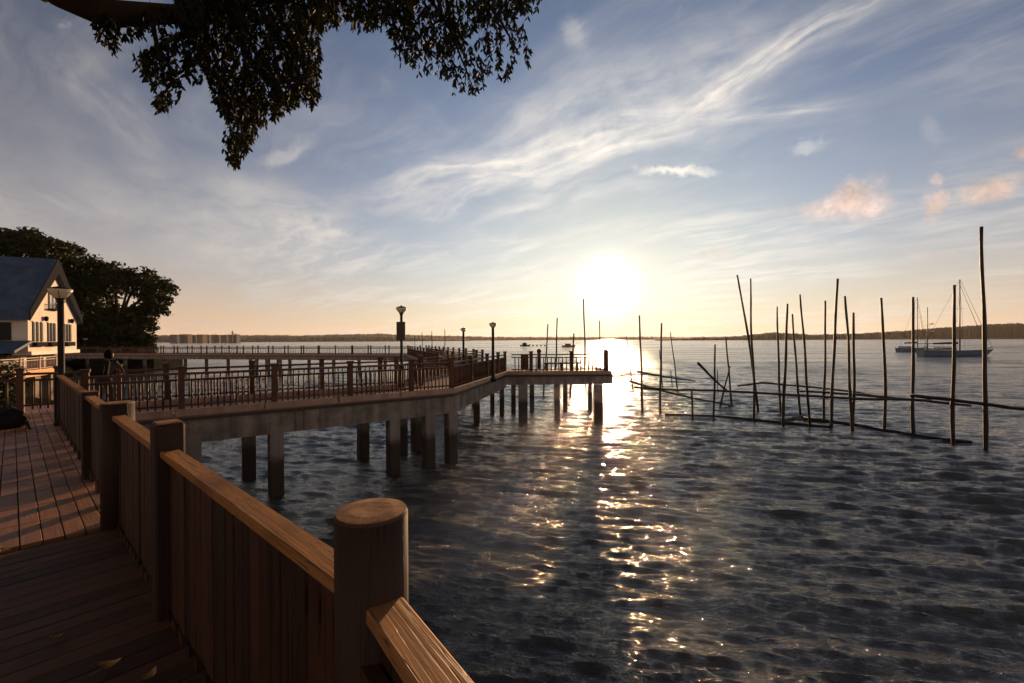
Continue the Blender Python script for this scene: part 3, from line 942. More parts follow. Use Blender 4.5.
def boom(pts, rad, label):
    """pts: (column, row, depth or None for floating on the water)"""
    P = [on(a, b, WATER + .03) if d is None else at(a, b, d) for a, b, d in pts]
    dense = []
    for i in range(len(P) - 1):
        for j in range(4):
            dense.append(P[i].lerp(P[i + 1], j / 4) + Vector((0, 0, random.uniform(-.012, .012))))
    dense.append(P[-1])
    n = len(dense)
    rads = [rad * (1.1 - .3 * i / n) * random.uniform(.86, 1.12) for i in range(n)]
    mb = MB(); mb.tube(dense, rads, 7)
    tag(mb.build('boom', M_bamboo, origin=P[0]), label, 'bamboo boom', 'bamboo booms lashed to the poles')
boom([(613, 376.2, 23.6), (628, 375, 25), (647, 374.2, 27), (670, 377.5, 28)], .045, 'thin boom running out from the platform corner through the glare')
boom([(637, 371.4, 26), (662, 376.4, 26), (695, 381, 27)], .05, 'short boom tied high to the first poles right of the platform')
boom([(629, 381, 26.5), (660, 390, 26.2), (692, 398, 26.8), (720, 403, 27), (735, 406.8, 27.4)], .06, 'long boom sloping down into the water across the first poles')
boom([(634, 387, 26), (668, 389.6, 25.5), (714, 390.4, 23.5), (783, 394.4, 21), (853.6, 398.7, 19.7), (931, 400.3, 18.7)], .062, 'longest nearly level boom tied along the whole front row')
boom([(697.9, 363, 23.2), (712, 377.5, 23.6), (727.6, 391.5, 24)], .06, 'short boom slanting down between two poles like a brace')
boom([(737.6, 385.8, 26), (762, 382.7, 25.6), (802, 386.2, 25), (856, 392, 23), (890, 398, 20.5)], .05, 'thin sagging boom on the back row behind the long level one')
boom([(800, 391, 22.5), (856, 394.6, 20.3), (912, 399.6, 19), (971, 405.6, 17.2)], .055, 'boom crossing the long level one near the right end')
boom([(911, 395.2, 18.6), (950, 399.8, 17.4), (985, 404.2, 16.5), (1024, 409.5, 15.6), (1066, 414, 14.8)], .066, 'thick boom running out of the picture at the right edge')
boom([(665, 414.5, None), (720, 416.7, None), (783, 422.6, None), (831, 427, None)], .075, 'low wet boom floating at the feet of the middle poles')
boom([(804, 418.6, None), (853.6, 424.7, None), (881.7, 430, None), (913, 435, None), (943, 439.6, None), (972, 442.5, None)], .085, 'low wet boom floating at the feet of the right hand poles')
boom([(782, 421.5, None), (792, 418.4, None), (804.5, 415.8, None)], .085, 'short floating brace joining the two low wet booms')

# ================================================================== BOATS
M_hullblue = paint('blue_grey_hull', (.11, .17, .26), .35, .5)
M_white = paint('white_gelcoat', (.55, .55, .55), .4, .5)
M_canvas = paint('dark_sail_cover', (.035, .03, .05), .8, .2)
M_mast = paint('mast_alloy', (.10, .09, .09), .5, .4)
M_red = paint('red_hull', (.38, .05, .035), .5, .4)
def hull_mesh(p, L, Bm, H, ux, bow=.18, sheer=.25):
    """hull as stations from stern (0) to bow (1); ux points to the bow"""
    uy = Vector((-ux.y, ux.x, 0))
    mb = MB(); vs = []; fs = []
    st = 13; ring = 7
    for i in range(st):
        t = i / (st - 1)
        bw = Bm / 2 * (.72 + .28 * math.sin(min(1, t / .45) * math.pi / 2)) if t < .45 else Bm / 2 * (1 - ((t - .45) / .55) ** 2.1)
        bw = max(bw, .03)
        top = H * (1 + sheer * (t - .35) ** 2 * 2)
        keel = -.5 * (1 - t ** 4)
        over = t * L + (bow * L * .6 * (t ** 6))
        for k in range(ring):
            a = k / (ring - 1) * 2 - 1
            prof = abs(a)
            z = top if prof > .99 else keel + (top - keel) * prof ** 2.2
            y = bw * (1 if prof > .99 else (prof ** .55)) * (1 if a > 0 else -1)
            x = t * L + (over - t * L) * max(0, (z - keel) / (top - keel))
            vs.append(p + ux * (x - L / 2) + uy * y + Vector((0, 0, z)))
    for i in range(st - 1):
        for k in range(ring - 1):
            fs.append((i * ring + k, (i + 1) * ring + k, (i + 1) * ring + k + 1, i * ring + k + 1))
    for i in range(st - 1):
        fs.append((i * ring, i * ring + ring - 1, (i + 1) * ring + ring - 1, (i + 1) * ring))
    fs.append(list(range(ring)))
    mb.add(vs, fs, smooth=False)
    return mb
def sailboat(p, L, H, masts, label, hullm, ux, cabin, bowsprit=0, covers=(), extra=None):
    root = thing('sailing_boat', p, label, 'sailing boat', 'sailing boats anchored off the poles')
    uy = Vector((-ux.y, ux.x, 0))
    hull_mesh(p, L, L * .24, H, ux).build('hull', hullm, root)
    for (x, l, w_, h, z) in cabin:
        mb = MB(); mb.box(p + ux * x + Vector((0, 0, z + h / 2)), (l, w_, h), ux, uy, UZ, ch=min(.12, h * .3)); cb = mb.build('cabin', M_white, root)
        mb = MB(); mb.box(p + ux * x + Vector((0, 0, z + h * .55)), (l * .8, w_ + .02, h * .3), ux, uy, UZ); mb.build('window', M_dark, cb)
    for (x, h, r_) in masts:
        mb = MB(); mb.tube([p + ux * x + Vector((0, 0, H * .8)), p + ux * x + Vector((0, 0, h))], [r_, r_ * .7], 8); ms = mb.build('mast', M_mast, root)
        mb = MB(); mb.bar(p + ux * x + Vector((0, 0, h * .62)) - uy * .8, p + ux * x + Vector((0, 0, h * .62)) + uy * .8, .06, .06); mb.build('spreader', M_mast, ms)
    for (x0, x1, z) in covers:
        mb = MB(); mb.tube([p + ux * x0 + Vector((0, 0, z)), p + ux * ((x0 + x1) / 2) + Vector((0, 0, z + .06)), p + ux * x1 + Vector((0, 0, z + .1))], [.16, .22, .26], 8); mb.build('sail_cover', M_canvas, root)
    if bowsprit:
        mb = MB(); mb.tube([p + ux * (L / 2 - .6) + Vector((0, 0, H * 1.25)), p + ux * (L / 2 + bowsprit) + Vector((0, 0, H * 1.5))], .08, 8); mb.build('bowsprit', M_mast, root)
    def wire(a, b, r_=.03):
        mb = MB(); mb.tube([a, b], r_, 5); mb.build('stay', M_dark, root)
    mx, mh, _ = masts[0]
    wire(p + ux * mx + Vector((0, 0, mh)), p + ux * (L / 2 + bowsprit * .95) + Vector((0, 0, H * 1.5)), .035)
    wire(p + ux * mx + Vector((0, 0, mh * .93)), p + ux * (L / 2 + .1) + Vector((0, 0, H * 1.3)), .045)
    wire(p + ux * mx + Vector((0, 0, mh)), p - ux * (L / 2 - .3) + Vector((0, 0, H)), .02)
    for sg in (-1, 1): wire(p + ux * mx + Vector((0, 0, mh * .9)), p + ux * (mx - .2) + uy * sg * L * .11 + Vector((0, 0, H)), .018)
    if extra: extra(root, p, ux, uy)
    return root
bpn = on(953, 356.2, WATER)
sc = bpn.y / FPX
ux = Vector((1, -.10, 0)).normalized()
def ketch_extra(root, p, ux, uy):
    x = (929.6 - 953) * sc
    for z in (7.0, 5.4):
        mb = MB(); mb.tube([p + ux * x + Vector((0, 0, z)), p + ux * (x + .9) + Vector((0, 0, z + .05))], .05, 6); mb.build('radar_arm', M_dark, root)
        mb = MB(); mb.lathe(p + ux * (x + .9) + Vector((0, 0, z)), [(.05, -.1), (.32, -.05), (.32, .12), (.05, .17)], 12); mb.build('radar_dome', M_white, root)
    mb = MB(); a = p + ux * (-L_K * .34) + Vector((0, 0, 2.75)); mb.box(a, (3.6, 2.6, .1), ux, uy, UZ, ch=.03); can = mb.build('canopy', M_canvas, root)
    for dx in (-1.6, 1.6):
        for sg in (-1, 1):
            mb = MB(); mb.tube([a + ux * dx + uy * sg * 1.15 - Vector((0, 0, 1.55)), a + ux * dx + uy * sg * 1.15], .03, 6); mb.build('strut', M_mast, can)
    mb = MB()
    for sg in (-1, 1):
        pts_ = [p + ux * (L_K * f) + uy * sg * L_K * .105 * (1 if f < .3 else .4) + Vector((0, 0, 2.15 + max(0, f) * .6)) for f in (-.45, -.2, .1, .3, .48)]
        mb.tube(pts_, .018, 5)
    mb.build('guard_rail', M_mast, root)
L_K = 61 * sc
sailboat(bpn, L_K, 1.25, [((959.3 - 953) * sc, (356.2 - 279.5) * sc, .13), ((929.6 - 953) * sc, (356.2 - 307) * sc, .10)],
         'blue hulled ketch with two masts and dark sail covers, the nearer of two boats', M_hullblue, ux,
         [((946 - 953) * sc, 3.2, 2.0, .85, 1.15), ((935 - 953) * sc, 2.0, 2.2, .6, 1.15)], 1.2, [((935 - 953) * sc, (957 - 953) * sc, 2.75)], ketch_extra)
b2 = on(912, 351.6, WATER); s2 = b2.y / FPX
sailboat(b2, 36 * s2, 1.05, [((919.2 - 912) * s2, (351.6 - 297) * s2, .11)],
         'farther sailing boat with a low pale hull and one thin mast', M_hullblue, Vector((1, .25, 0)).normalized(),
         [((904 - 912) * s2, 3.4, 2.2, .7, .95)], .6, [((902 - 912) * s2, (918 - 912) * s2, 2.5)])
def work_boat(px, py, L, label, m, up):
    p = on(px, py, WATER)
    root = thing('motor_boat', p, label, 'motor boat', 'small boats far out on the strait')
    hull_mesh(p, L, L * .3, L * .12, Vector((1, .2, 0)).normalized()).build('hull', m, root)
    mb = MB(); mb.box(p + Vector((-.05 * L, 0, L * .12 + up / 2)), (L * .42, L * .2, up), ch=.1); c_ = mb.build('cabin', m, root)
    mb = MB(); mb.box(p + Vector((-.05 * L, 0, L * .12 + up + .1)), (L * .5, L * .26, .16)); mb.build('cabin_roof', m, c_)
    mb = MB(); mb.box(p + Vector((-.05 * L, 0, L * .12 + up * .62)), (L * .38, L * .21, up * .3)); mb.build('window', M_dark, c_)
    return root
work_boat(525, 346, 6.2, 'small dark motor boat on the open water above the platform', M_dark, 1.1)
work_boat(568.5, 347, 7.0, 'small red motor boat on the open water behind the platform poles', M_red, .8)
for i, px in enumerate((533, 537, 541, 545)):
    p = on(px, 345.9, WATER)
    mb = MB(); mb.lathe(p, [(.3, -.4), (.55, -.1), (.6, .25), (.42, .55), (.12, .68), (.1, .95)], 10)
    tag(mb.build('buoy', M_dark, origin=p), 'dark float in a short row between the dark and the red boat', 'buoy', 'row of floats on the open water')

# ================================================================== FAR TOWN ACROSS THE STRAIT
M_town = [paint('pale_town_wall', (.22, .22, .23), .8, .2), paint('bluish_town_wall', (.11, .12, .16), .8, .2), paint('tan_town_wall', (.17, .135, .11), .8, .2)]
M_win = paint('town_window', (.03, .035, .045), .3, .5)
town = [(176, 7.2, 7, 1, 'long bluish shed'), (186, 7.6, 8, 2, 'tan block with a flat roof'), (195, 6.4, 6, 1, 'low bluish block'), (202, 7.2, 6, 2, 'tan block of middling height'), (209, 6.6, 5, 0, 'small pale block'), (217, 6.6, 8, 1, 'wide bluish warehouse'), (226, 6.4, 6, 2, 'low tan warehouse'), (234, 7.0, 9, 1, 'wide dark warehouse under the crane')]
for i, (px, h, wd, k, lb) in enumerate(town):
    D = 930 + 25 * (i % 3)
    p = at(px, 341.2, D); p.z = -1
    w_ = wd * D / FPX; hh = EYE.z + h * D / FPX * .86 + 1
    root = thing('town_building', p, lb + ' on the far left shore, %s' % ['next to the trees', 'second from the trees', 'third from the trees', 'mid town', 'below a mast', 'right of mid town', 'left of the crane', 'at the town end'][i], 'building', 'buildings of the far town')
    mb = MB(); mb.box(p + Vector((0, 0, hh / 2 - 1)), (w_, 14, hh + 2)); mb.build('wall', M_town[k], root)
    mb = MB(); mb.box(p + Vector((0, 0, hh + .35)), (w_ + .8, 15, .7)); mb.build('roof', M_town[(k + 1) % 3], root)
    nst = 3
    for f in range(nst):
        mb = MB(); mb.box(p + Vector((0, -7.05, 2.2 + f * (hh - 2) / nst)), (w_ * .86, .12, 1.1)); mb.build('window', M_win, root)
cp = at(232.5, 341.2, 925); cp.z = -1
crane = thing('crane', cp, 'small crane rising over the far town at its right end', 'crane', None)
k = 925 / FPX
mb = MB(); mb.box(cp + Vector((0, 0, 5.6 * k)), (1.6, 1.6, 11.2 * k)); mb.build('tower', M_town[2], crane)
mb = MB(); mb.bar(cp + Vector((-1.5 * k, 0, 9.6 * k)), cp + Vector((5 * k, 0, 7.6 * k)), .9, .9); mb.build('jib', M_town[2], crane)

# ================================================================== THE WHITE HOUSE ON ITS TERRACE
NH = Vector((.902, .431, 0)).normalized()             # the gable looks this way
TH_ = Vector((-NH.y, NH.x, 0))
def px_on(a, t, px):
    k = (px - CX) / FPX
    return (k * a.y - a.x) / (t.x - k * t.y)
HL = at(28, 342, 32.0); HL.z = 0
WH = 7.9
def siding(name, c):
    mt, g, out = mat(name)
    pos = g.n('ShaderNodeNewGeometry').outputs['Position']
    sp = g.n('ShaderNodeSeparateXYZ'); g.put(sp.inputs[0], pos)
    fr = g.math('FRACT', g.math('MULTIPLY', sp.outputs[2], 5.0))
    n1 = g.noise(pos, 1.6, 5, .65)
    col = g.mix(g.step(n1, .3, .75), tuple(x * .78 for x in c), c)
    principled(g, out, col, .7, .3, bump(g, fr, .5, .03))
    return mt
M_side = siding('cream_weatherboard', (.80, .70, .58))
M_trim = paint('cream_trim', (.74, .66, .56), .6, .3)
def roofmat(name, c, dirv):
    mt, g, out = mat(name)
    pos = g.n('ShaderNodeNewGeometry').outputs['Position']
    u = g.vm('DOT_PRODUCT', pos, tuple(dirv))
    fr = g.math('ABSOLUTE', g.math('SUBTRACT', g.math('FRACT', g.math('MULTIPLY', u, 1.6)), .5))
    n1 = g.noise(pos, .9, 6, .65)
    col = g.mix(g.step(n1, .3, .75), tuple(x * .65 for x in c), tuple(x * 1.25 for x in c))
    principled(g, out, col, .62, .22, bump(g, g.math('GREATER_THAN', fr, .44), .6, .04))
    return mt
M_matt = paint('dark_matt_board', (.022, .022, .028), .95, .03)
M_roof = roofmat('blue_grey_sheet_roof', (.060, .095, .165), NH)
M_glassd = paint('dark_window_glass', (.010, .010, .011), .25, .15)
house = thing('white_house', HL, 'white weatherboarded house with a steep blue roof, lit gable over the terrace', 'house')
ZB, ZE, ZA = 1.02, 3.45, 6.95
LEN = 14.0
def hp(s, z, o=0.0): return HL + TH_ * s + NH * o + Vector((0, 0, z))
mb = MB()
g5 = [(0, ZB), (WH, ZB), (WH, ZE), (WH / 2, ZA), (0, ZE)]
vs = [hp(a, b, 0) for a, b in g5] + [hp(a, b, -LEN) for a, b in g5]
mb.add(vs, [(0, 1, 2, 3, 4), (9, 8, 7, 6, 5)] + [(i, i + 5, (i + 1) % 5 + 5, (i + 1) % 5) for i in range(5)])
mb.build('wall', M_side, house)
# roof: two thick slopes with a deep overhang at the gable
OV = .22; EV = .40; TK = .58
slope = (ZA - ZE) / (WH / 2)
ridge_z = ZA + .12
eave_z = ZE + .12 - slope * EV
mb = MB()
for sg in (0, 1):
    s_e = -EV if sg == 0 else WH + EV
    prof = [(s_e, eave_z), (WH / 2, ridge_z), (WH / 2, ridge_z + TK * 1.9), (s_e, eave_z + TK * 1.1)]
    vs = [hp(a, b, OV) for a, b in prof] + [hp(a, b, -LEN - .5) for a, b in prof]
    mb.add(vs, [(0, 1, 2, 3), (7, 6, 5, 4)] + [(i, i + 4, (i + 1) % 4 + 4, (i + 1) % 4) for i in range(4)])
roof = mb.build('roof', M_roof, house)
for sg in (0, 1):
    s_e = -EV if sg == 0 else WH + EV
    prof = [(s_e, eave_z - .04), (WH / 2, ridge_z - .04), (WH / 2, ridge_z + TK * 1.9 + .03), (s_e, eave_z + TK * 1.1 + .03)]
    vs = [hp(a, b, OV + .06) for a, b in prof] + [hp(a, b, OV + .004) for a, b in prof]
    mb = MB(); mb.add(vs, [(0, 1, 2, 3), (7, 6, 5, 4)] + [(i, i + 4, (i + 1) % 4 + 4, (i + 1) % 4) for i in range(4)]); mb.build('barge_board', M_matt, roof)
# slit windows in three groups, each with its frame, and a flower trough under each group
def slit(px0):
    s_ = px_on(HL, TH_, px0)
    z0, z1 = 1.72, 3.12
    mb = MB(); mb.box(hp(s_, (z0 + z1) / 2, .03), (.24, .07, z1 - z0), TH_, NH, UZ); wn = mb.build('window', M_glassd, house)
    mb = MB(); mb.box(hp(s_, z1 + .05, .05), (.36, .09, .06), TH_, NH, UZ); mb.build('lintel', M_trim, wn)
for grp in ((33.4, 37.4, 41.4), (48.3, 51.4, 54.4), (64.6, 67.4, 70.0)):
    for q in grp: slit(q)
    a, b = px_on(HL, TH_, grp[0]), px_on(HL, TH_, grp[-1])
    mb = MB(); mb.box(hp((a + b) / 2, 1.52, .16), (b - a + .5, .24, .34), TH_, NH, UZ, ch=.03); mb.build('flower_box', M_matt, house)
s_ = px_on(HL, TH_, 52.5)
mb = MB(); mb.box(hp(s_, 4.85, .03), (.95, .07, 1.05), TH_, NH, UZ); gw = mb.build('window', paint('blue_pane', (.10, .15, .20), .15, .6), house)
for f in (-.52, 0, .52):
    mb = MB(); mb.box(hp(s_ + f, 4.85, .06), (.08, .1, 1.2), TH_, NH, UZ); mb.build('frame', M_trim, gw)
mb = MB(); mb.box(hp(s_, 4.18, .22), (1.5, .4, .10), TH_, NH, UZ); mb.build('balcony_floor', M_matt, house)
mb = MB(); mb.box(hp(s_, 4.60, .40), (1.5, .04, .05), TH_, NH, UZ); mb.build('balcony_rail', M_matt, house)
mb = MB()
for i in range(9): mb.box(hp(s_ - .7 + i * .175, 4.40, .40), (.025, .025, .36), TH_, NH, UZ)
mb.build('balcony_bars', M_matt, house)
for q in (44, 70):
    a = px_on(HL, TH_, q)
    mb = MB(); mb.lathe(hp(a, 3.42, .14), [(.06, -.18), (.12, -.12), (.14, .12), (.04, .2)], 10); mb.build('wall_lamp', M_matt, house)
mb = MB(); mb.box(hp(WH / 2, ZB - .12, -.3), (WH + .1, 1.0, .26), TH_, NH, UZ); mb.build('floor_beam', M_trim, house)
mb = MB(); mb.box(hp(WH / 2, ZB - .34, -LEN / 2 - .5), (WH + .2, LEN - 1, .2), TH_, NH, UZ); mb.build('floor', M_dark, house)
for a, o in ((.5, -.5), (3.3, -.5), (6.5, -.5), (.5, -6), (6.5, -6), (.5, -12)):
    mb = MB(); mb.box(hp(a, (ZB - .46) / 2 - .1, o), (.3, .3, ZB - .24), TH_, NH, UZ); mb.build('column', M_trim, house)
# side wall: a band of pale shutters below the eaves and a lower lean-to roof
for i in range(4):
    o = -.9 - i * 2.1
    mb = MB(); mb.box(hp(-.03, 2.45, o - .7), (.07, 1.5, 1.25), TH_, NH, UZ); wn = mb.build('window', M_glassd, house)
    mb = MB(); mb.box(hp(-.06, 2.45, o - .7), (.06, .08, 1.25), TH_, NH, UZ); mb.build('frame', M_trim, wn)
mb = MB()
vs = [hp(-2.2, .95, .2), hp(-2.2, .95, -LEN), hp(0, 1.62, -LEN), hp(0, 1.62, .2), hp(-2.2, 1.13, .2), hp(-2.2, 1.13, -LEN), hp(0, 1.80, -LEN), hp(0, 1.80, .2)]
mb.add(vs, [(0, 1, 2, 3), (7, 6, 5, 4), (0, 4, 5, 1), (3, 2, 6, 7), (0, 3, 7, 4), (1, 5, 6, 2)])
mb.build('lean_to_roof', M_roof, house)
mb = MB(); mb.box(hp(WH / 2 + .2, .35, -7.5), (WH - 1.2, 9, 1.1), TH_, NH, UZ); mb.build('ground_floor_wall', M_board, house)

# terrace with its lit fascia, sea wall, and railing
TL = at(23, 342, 28.0); TL.z = 0
TS0, TS1 = -14.0, 4.75
def tp(s, z, o=0.0): return TL + TH_ * s + NH * o + Vector((0, 0, z))
terr = thing('terrace', TL, 'waterside terrace with an orange lit fascia in front of the white house', 'terrace')
M_fascia = paint('ochre_fascia', (.62, .30, .085), .6, .3)
M_seawall = concrete('sea_wall', (.17, .13, .085), (.28, .22, .15))
mb = MB(); mb.box(tp((TS0 + TS1) / 2, -.22, -5), (TS1 - TS0, 9.96, .24), TH_, NH, UZ); mb.build('slab', M_kerb, terr)
mb = MB(); mb.box(tp((TS0 + TS1) / 2, -.30, .03), (TS1 - TS0 + .1, .10, .42), TH_, NH, UZ); mb.build('fascia', M_fascia, terr)
mb = MB(); mb.box(tp((TS0 + TS1) / 2, -2.0, -5.2), (TS1 - TS0 - .3, 9.6, 3.2), TH_, NH, UZ); mb.build('sea_wall', M_seawall, terr)
for i in range(9):
    mb = MB(); mb.box(tp(TS0 + 1 + i * 2.1, -1.75, -.25), (.3, .4, 2.5), TH_, NH, UZ); mb.build('wall_pier', M_seawall, terr)
M_trail = paint('pale_terrace_rail', (.40, .27, .20), .6, .3)
tr = railing('terrace_railing', [tp(TS0, -.13, -.15), tp(TS1 - .1, -.13, -.15)], 'pale slender railing on the terrace in front of the white house', pitch=.19, h_post=.86, h_rail=.80, base=.02, m=M_trail, group=None)
mb = MB(); q = tp(px_on(TL, TH_, 4.5), .70, -2.4)
mb.lathe(q, [(.03, -.14), (.13, -.08), (.16, .03), (.10, .13), (.02, .17)], 12)
M_bulb, g, out = mat('lit_lamp')
em = g.n('ShaderNodeEmission'); em.inputs[0].default_value = (1, .55, .2, 1); em.inputs[1].default_value = 3.2
g.t.links.new(em.outputs[0], out.inputs[0])
lroot = thing('terrace_lamp', q - Vector((0, 0, .85)), 'small glowing globe lamp under the lower roof left of the terrace', 'lamp')
mb.build('globe', M_bulb, lroot)
mb = MB(); mb.tube([q - Vector((0, 0, .83)), q - Vector((0, 0, .13))], .03, 6); mb.build('stem', M_dark, lroot)

# ================================================================== TREES
def leafmat(name, c0, c1, tr=.35):
    mt, g, out = mat(name)
    v = g.n('ShaderNodeAttribute', attribute_name='var').outputs['Fac']
    col = g.mix(v, c0, c1)
    p = g.n('ShaderNodeBsdfPrincipled'); g.put(p.inputs['Base Color'], col); p.inputs['Roughness'].default_value = .65; p.inputs['Specular IOR Level'].default_value = .15
    t = g.n('ShaderNodeBsdfTranslucent'); g.put(t.inputs[0], g.mix(.5, col, (.10, .12, .02)))
    mx = g.n('ShaderNodeMixShader'); mx.inputs[0].default_value = tr
    g.t.links.new(p.outputs[0], mx.inputs[1]); g.t.links.new(t.outputs[0], mx.inputs[2]); g.t.links.new(mx.outputs[0], out.inputs[0])
    return mt
M_leaf = leafmat('broad_leaves', (.008, .013, .005), (.026, .034, .011), .10)
M_leafn = leafmat('drooping_leaves', (.006, .007, .0035), (.018, .019, .008), .04)
M_bark = wood('grey_brown_bark', (.014, .010, .007), (.045, .030, .019), axis='Z', rough=.95, spec=.06, stain=.4)

def leaf_mesh(name, C, A, B, m, parent, var, fold=.0):
    """C centres, A half length vectors, B half width vectors: one kite shaped leaf each"""
    n = len(C)
    q = 6 if fold else 4
    V = np.empty((n, q, 3))
    if fold:      # a longer outline with rounded shoulders
        V[:, 0] = C - A; V[:, 1] = C + B * .9 - A * .45; V[:, 2] = C + B * .8 + A * .30; V[:, 3] = C + A; V[:, 4] = C - B * .8 + A * .30; V[:, 5] = C - B * .9 - A * .45
    else:
        V[:, 0] = C - A; V[:, 1] = C + B - A * .15; V[:, 2] = C + A; V[:, 3] = C - B - A * .15
    o = np.array(world_origin(parent)); V = (V - o).reshape(-1, 3)
    me = bpy.data.meshes.new(name)
    me.vertices.add(n * q); me.vertices.foreach_set('co', V.ravel())
    me.loops.add(n * q); me.loops.foreach_set('vertex_index', np.arange(n * q))
    me.polygons.add(n); me.polygons.foreach_set('loop_start', np.arange(0, n * q, q))
    a_ = me.attributes.new('var', 'FLOAT', 'FACE'); a_.data.foreach_set('value', var.astype(np.float32))
    me.materials.append(m); me.update()
    ob = bpy.data.objects.new(name, me); COL.objects.link(ob); ob.parent = parent
    return ob
def unit(a): return a / np.maximum(np.linalg.norm(a, axis=-1, keepdims=True), 1e-9)

def big_tree(base, trunk_h, blobs, label, leaf, per, seed, trunk_r=.45, lean=(0, 0)):
    """blobs: (centre, radii); boughs reach each one and leaves fill its shell in clumps"""
    rng = np.random.default_rng(seed)
    root = thing('broad_tree', base, label, 'tree', 'big trees behind the white house')
    fork = base + Vector((lean[0], lean[1], trunk_h))
    mb = MB(); mb.tube([base - Vector((0, 0, .5)), base.lerp(fork, .35) + Vector((.15, 0, 0)), base.lerp(fork, .7), fork], [trunk_r * 1.35, trunk_r, trunk_r * .85, trunk_r * .75], 12); mb.build('trunk', M_bark, root)
    Cs = []; Vs = []
    for (c, r) in blobs:
        c = Vector(c)
        mid = fork.lerp(c, .5) + Vector((rng.normal(0, .4), rng.normal(0, .4), .5 - .1 * r))
        mb = MB(); mb.tube([fork, mid, c, c + (c - fork).normalized() * r * .5], [trunk_r * .5, trunk_r * .3, trunk_r * .15, .03], 7); mb.build('limb', M_bark, root)
        nc = int(14 * r * r ** .4) + 8
        u = unit(rng.normal(size=(nc, 3))); u[:, 2] = np.where(u[:, 2] < -.35, -u[:, 2] * .6, u[:, 2])
        rad = r * rng.uniform(.55, 1.04, nc) ** .7
        cl = np.array(c) + u * rad[:, None] * np.array([1.08, 1.08, .80])
        sh = rng.uniform(0, 1, nc)
        for k in range(nc):
            cr = rng.uniform(.45, .95) * (.5 + .22 * r)
            m_ = int(per * rng.uniform(.6, 1.3) * cr * cr / (leaf * leaf) * .42) + 10
            q = unit(rng.normal(size=(m_, 3))) * (rng.uniform(0, 1, m_) ** .45)[:, None] * cr * np.array([1.1, 1.1, .62])
            Cs.append(cl[k] + q); Vs.append(np.clip(sh[k] * .7 + rng.uniform(0, .4, m_), 0, 1))
    C = np.concatenate(Cs); var = np.concatenate(Vs)
    n = len(C)
    A = unit(rng.normal(size=(n, 3)) * [1, 1, .6]); T = unit(rng.normal(size=(n, 3)))
    B = unit(np.cross(A, T))
    sz = leaf * rng.uniform(.6, 1.25, n)[:, None]
    leaf_mesh('crown', C, A * sz * .5, B * sz * .30, M_leaf, root, var)
    return n
def blob(px, py, rpx, d): return (at(px, py, d), rpx * d / FPX)
def gbase(px, d, z=-.9):
    p = at(px, 342, d); p.z = z; return p
nl = 0
nl += big_tree(gbase(118, 68), 5.0, [blob(100, 287, 26, 68), blob(128, 288, 22, 66), blob(148, 290, 19, 67), blob(160, 290, 13, 65), blob(152, 312, 12, 67), blob(140, 329, 12, 67), blob(160, 303, 11, 66), blob(150, 300, 12, 68), blob(104, 326, 18, 69), blob(126, 326, 13, 68), blob(146, 322, 8, 67), blob(112, 341, 12, 67), blob(92, 340, 14, 66), blob(134, 337, 13, 68), blob(146, 340, 7, 68), blob(92, 315, 24, 70), blob(118, 318, 17, 71), blob(140, 314, 12, 66), blob(112, 276, 17, 70), blob(138, 278, 14, 68), blob(80, 300, 24, 72), blob(155, 308, 9, 66)],
        'dark spreading tree with a long bough reaching right over the water', .55, 5.2, 21, .6)
nl += big_tree(gbase(78, 66), 5.2, [blob(78, 270, 22, 66), blob(64, 285, 24, 66), blob(92, 270, 15, 67), blob(88, 295, 22, 66), blob(74, 312, 20, 65), blob(90, 330, 17, 64), blob(108, 333, 14, 66), blob(126, 334, 12, 66), blob(78, 335, 12, 64), blob(70, 252, 11, 67)],
        'dark dense tree just right of the blue roof, foliage down to the ground', .55, 5.2, 22, .55)
nl += big_tree(gbase(20, 58), 7.5, [blob(14, 250, 22, 58), blob(38, 250, 19, 58), blob(54, 256, 18, 60), blob(-12, 250, 26, 58), blob(30, 240, 14, 60), blob(4, 238, 12, 59), blob(48, 246, 13, 61), blob(22, 268, 24, 60), blob(50, 275, 24, 62), blob(-30, 265, 30, 58), blob(68, 290, 18, 63)],
        'dark tree whose flat crown shows above the blue roof at the left edge', .55, 5.0, 23, .6)
# a low row of garden bushes against the terrace end, left edge
def shrub(p, r, label, seed, n=2600, leaf=1.0, group=None):
    rng = np.random.default_rng(seed)
    root = thing('shrub', p, label, 'shrub', group)
    mb = MB()
    for k in range(6):
        a = k * 1.05; mb = MB()
        mb.tube([p, p + Vector((math.cos(a) * r * .3, math.sin(a) * r * .3, r * .8)), p + Vector((math.cos(a) * r * .6, math.sin(a) * r * .6, r * 1.5))], [.03, .02, .01], 5); mb.build('stem', M_bark, root)
    u = unit(rng.normal(size=(n, 3))) * (rng.uniform(0, 1, n) ** .4)[:, None] * np.array([r, r, r * .95]) * (1 + .25 * np.sin(rng.uniform(0, 6, n)))[:, None]
    C = np.array(p) + [0, 0, r * 1.05] + u
    A = unit(rng.normal(size=(n, 3))); B = unit(np.cross(A, unit(rng.normal(size=(n, 3)))))
    sz = leaf * rng.uniform(.09, .19, n)[:, None]
    leaf_mesh('foliage', C, A * sz * .5, B * sz * .28, M_leaf, root, rng.uniform(0, 1, n))
bp_ = at(2, 342, 15.5); bp_.z = -.6
shrub(Vector((bp_.x - .62, bp_.y, -.8)), .95, 'dark leafy shrub behind the boardwalk end railing at the left edge', 31)
mb = MB(); mb.prism([(bp_.x - 6, bp_.y - 2.0), (bp_.x + .6, bp_.y - 1.2), (bp_.x + .9, bp_.y + 2.2), (bp_.x - 6, bp_.y + 6)], -3.2, -.80)
tag(mb.build('planted_bank', M_ground), kind='structure')

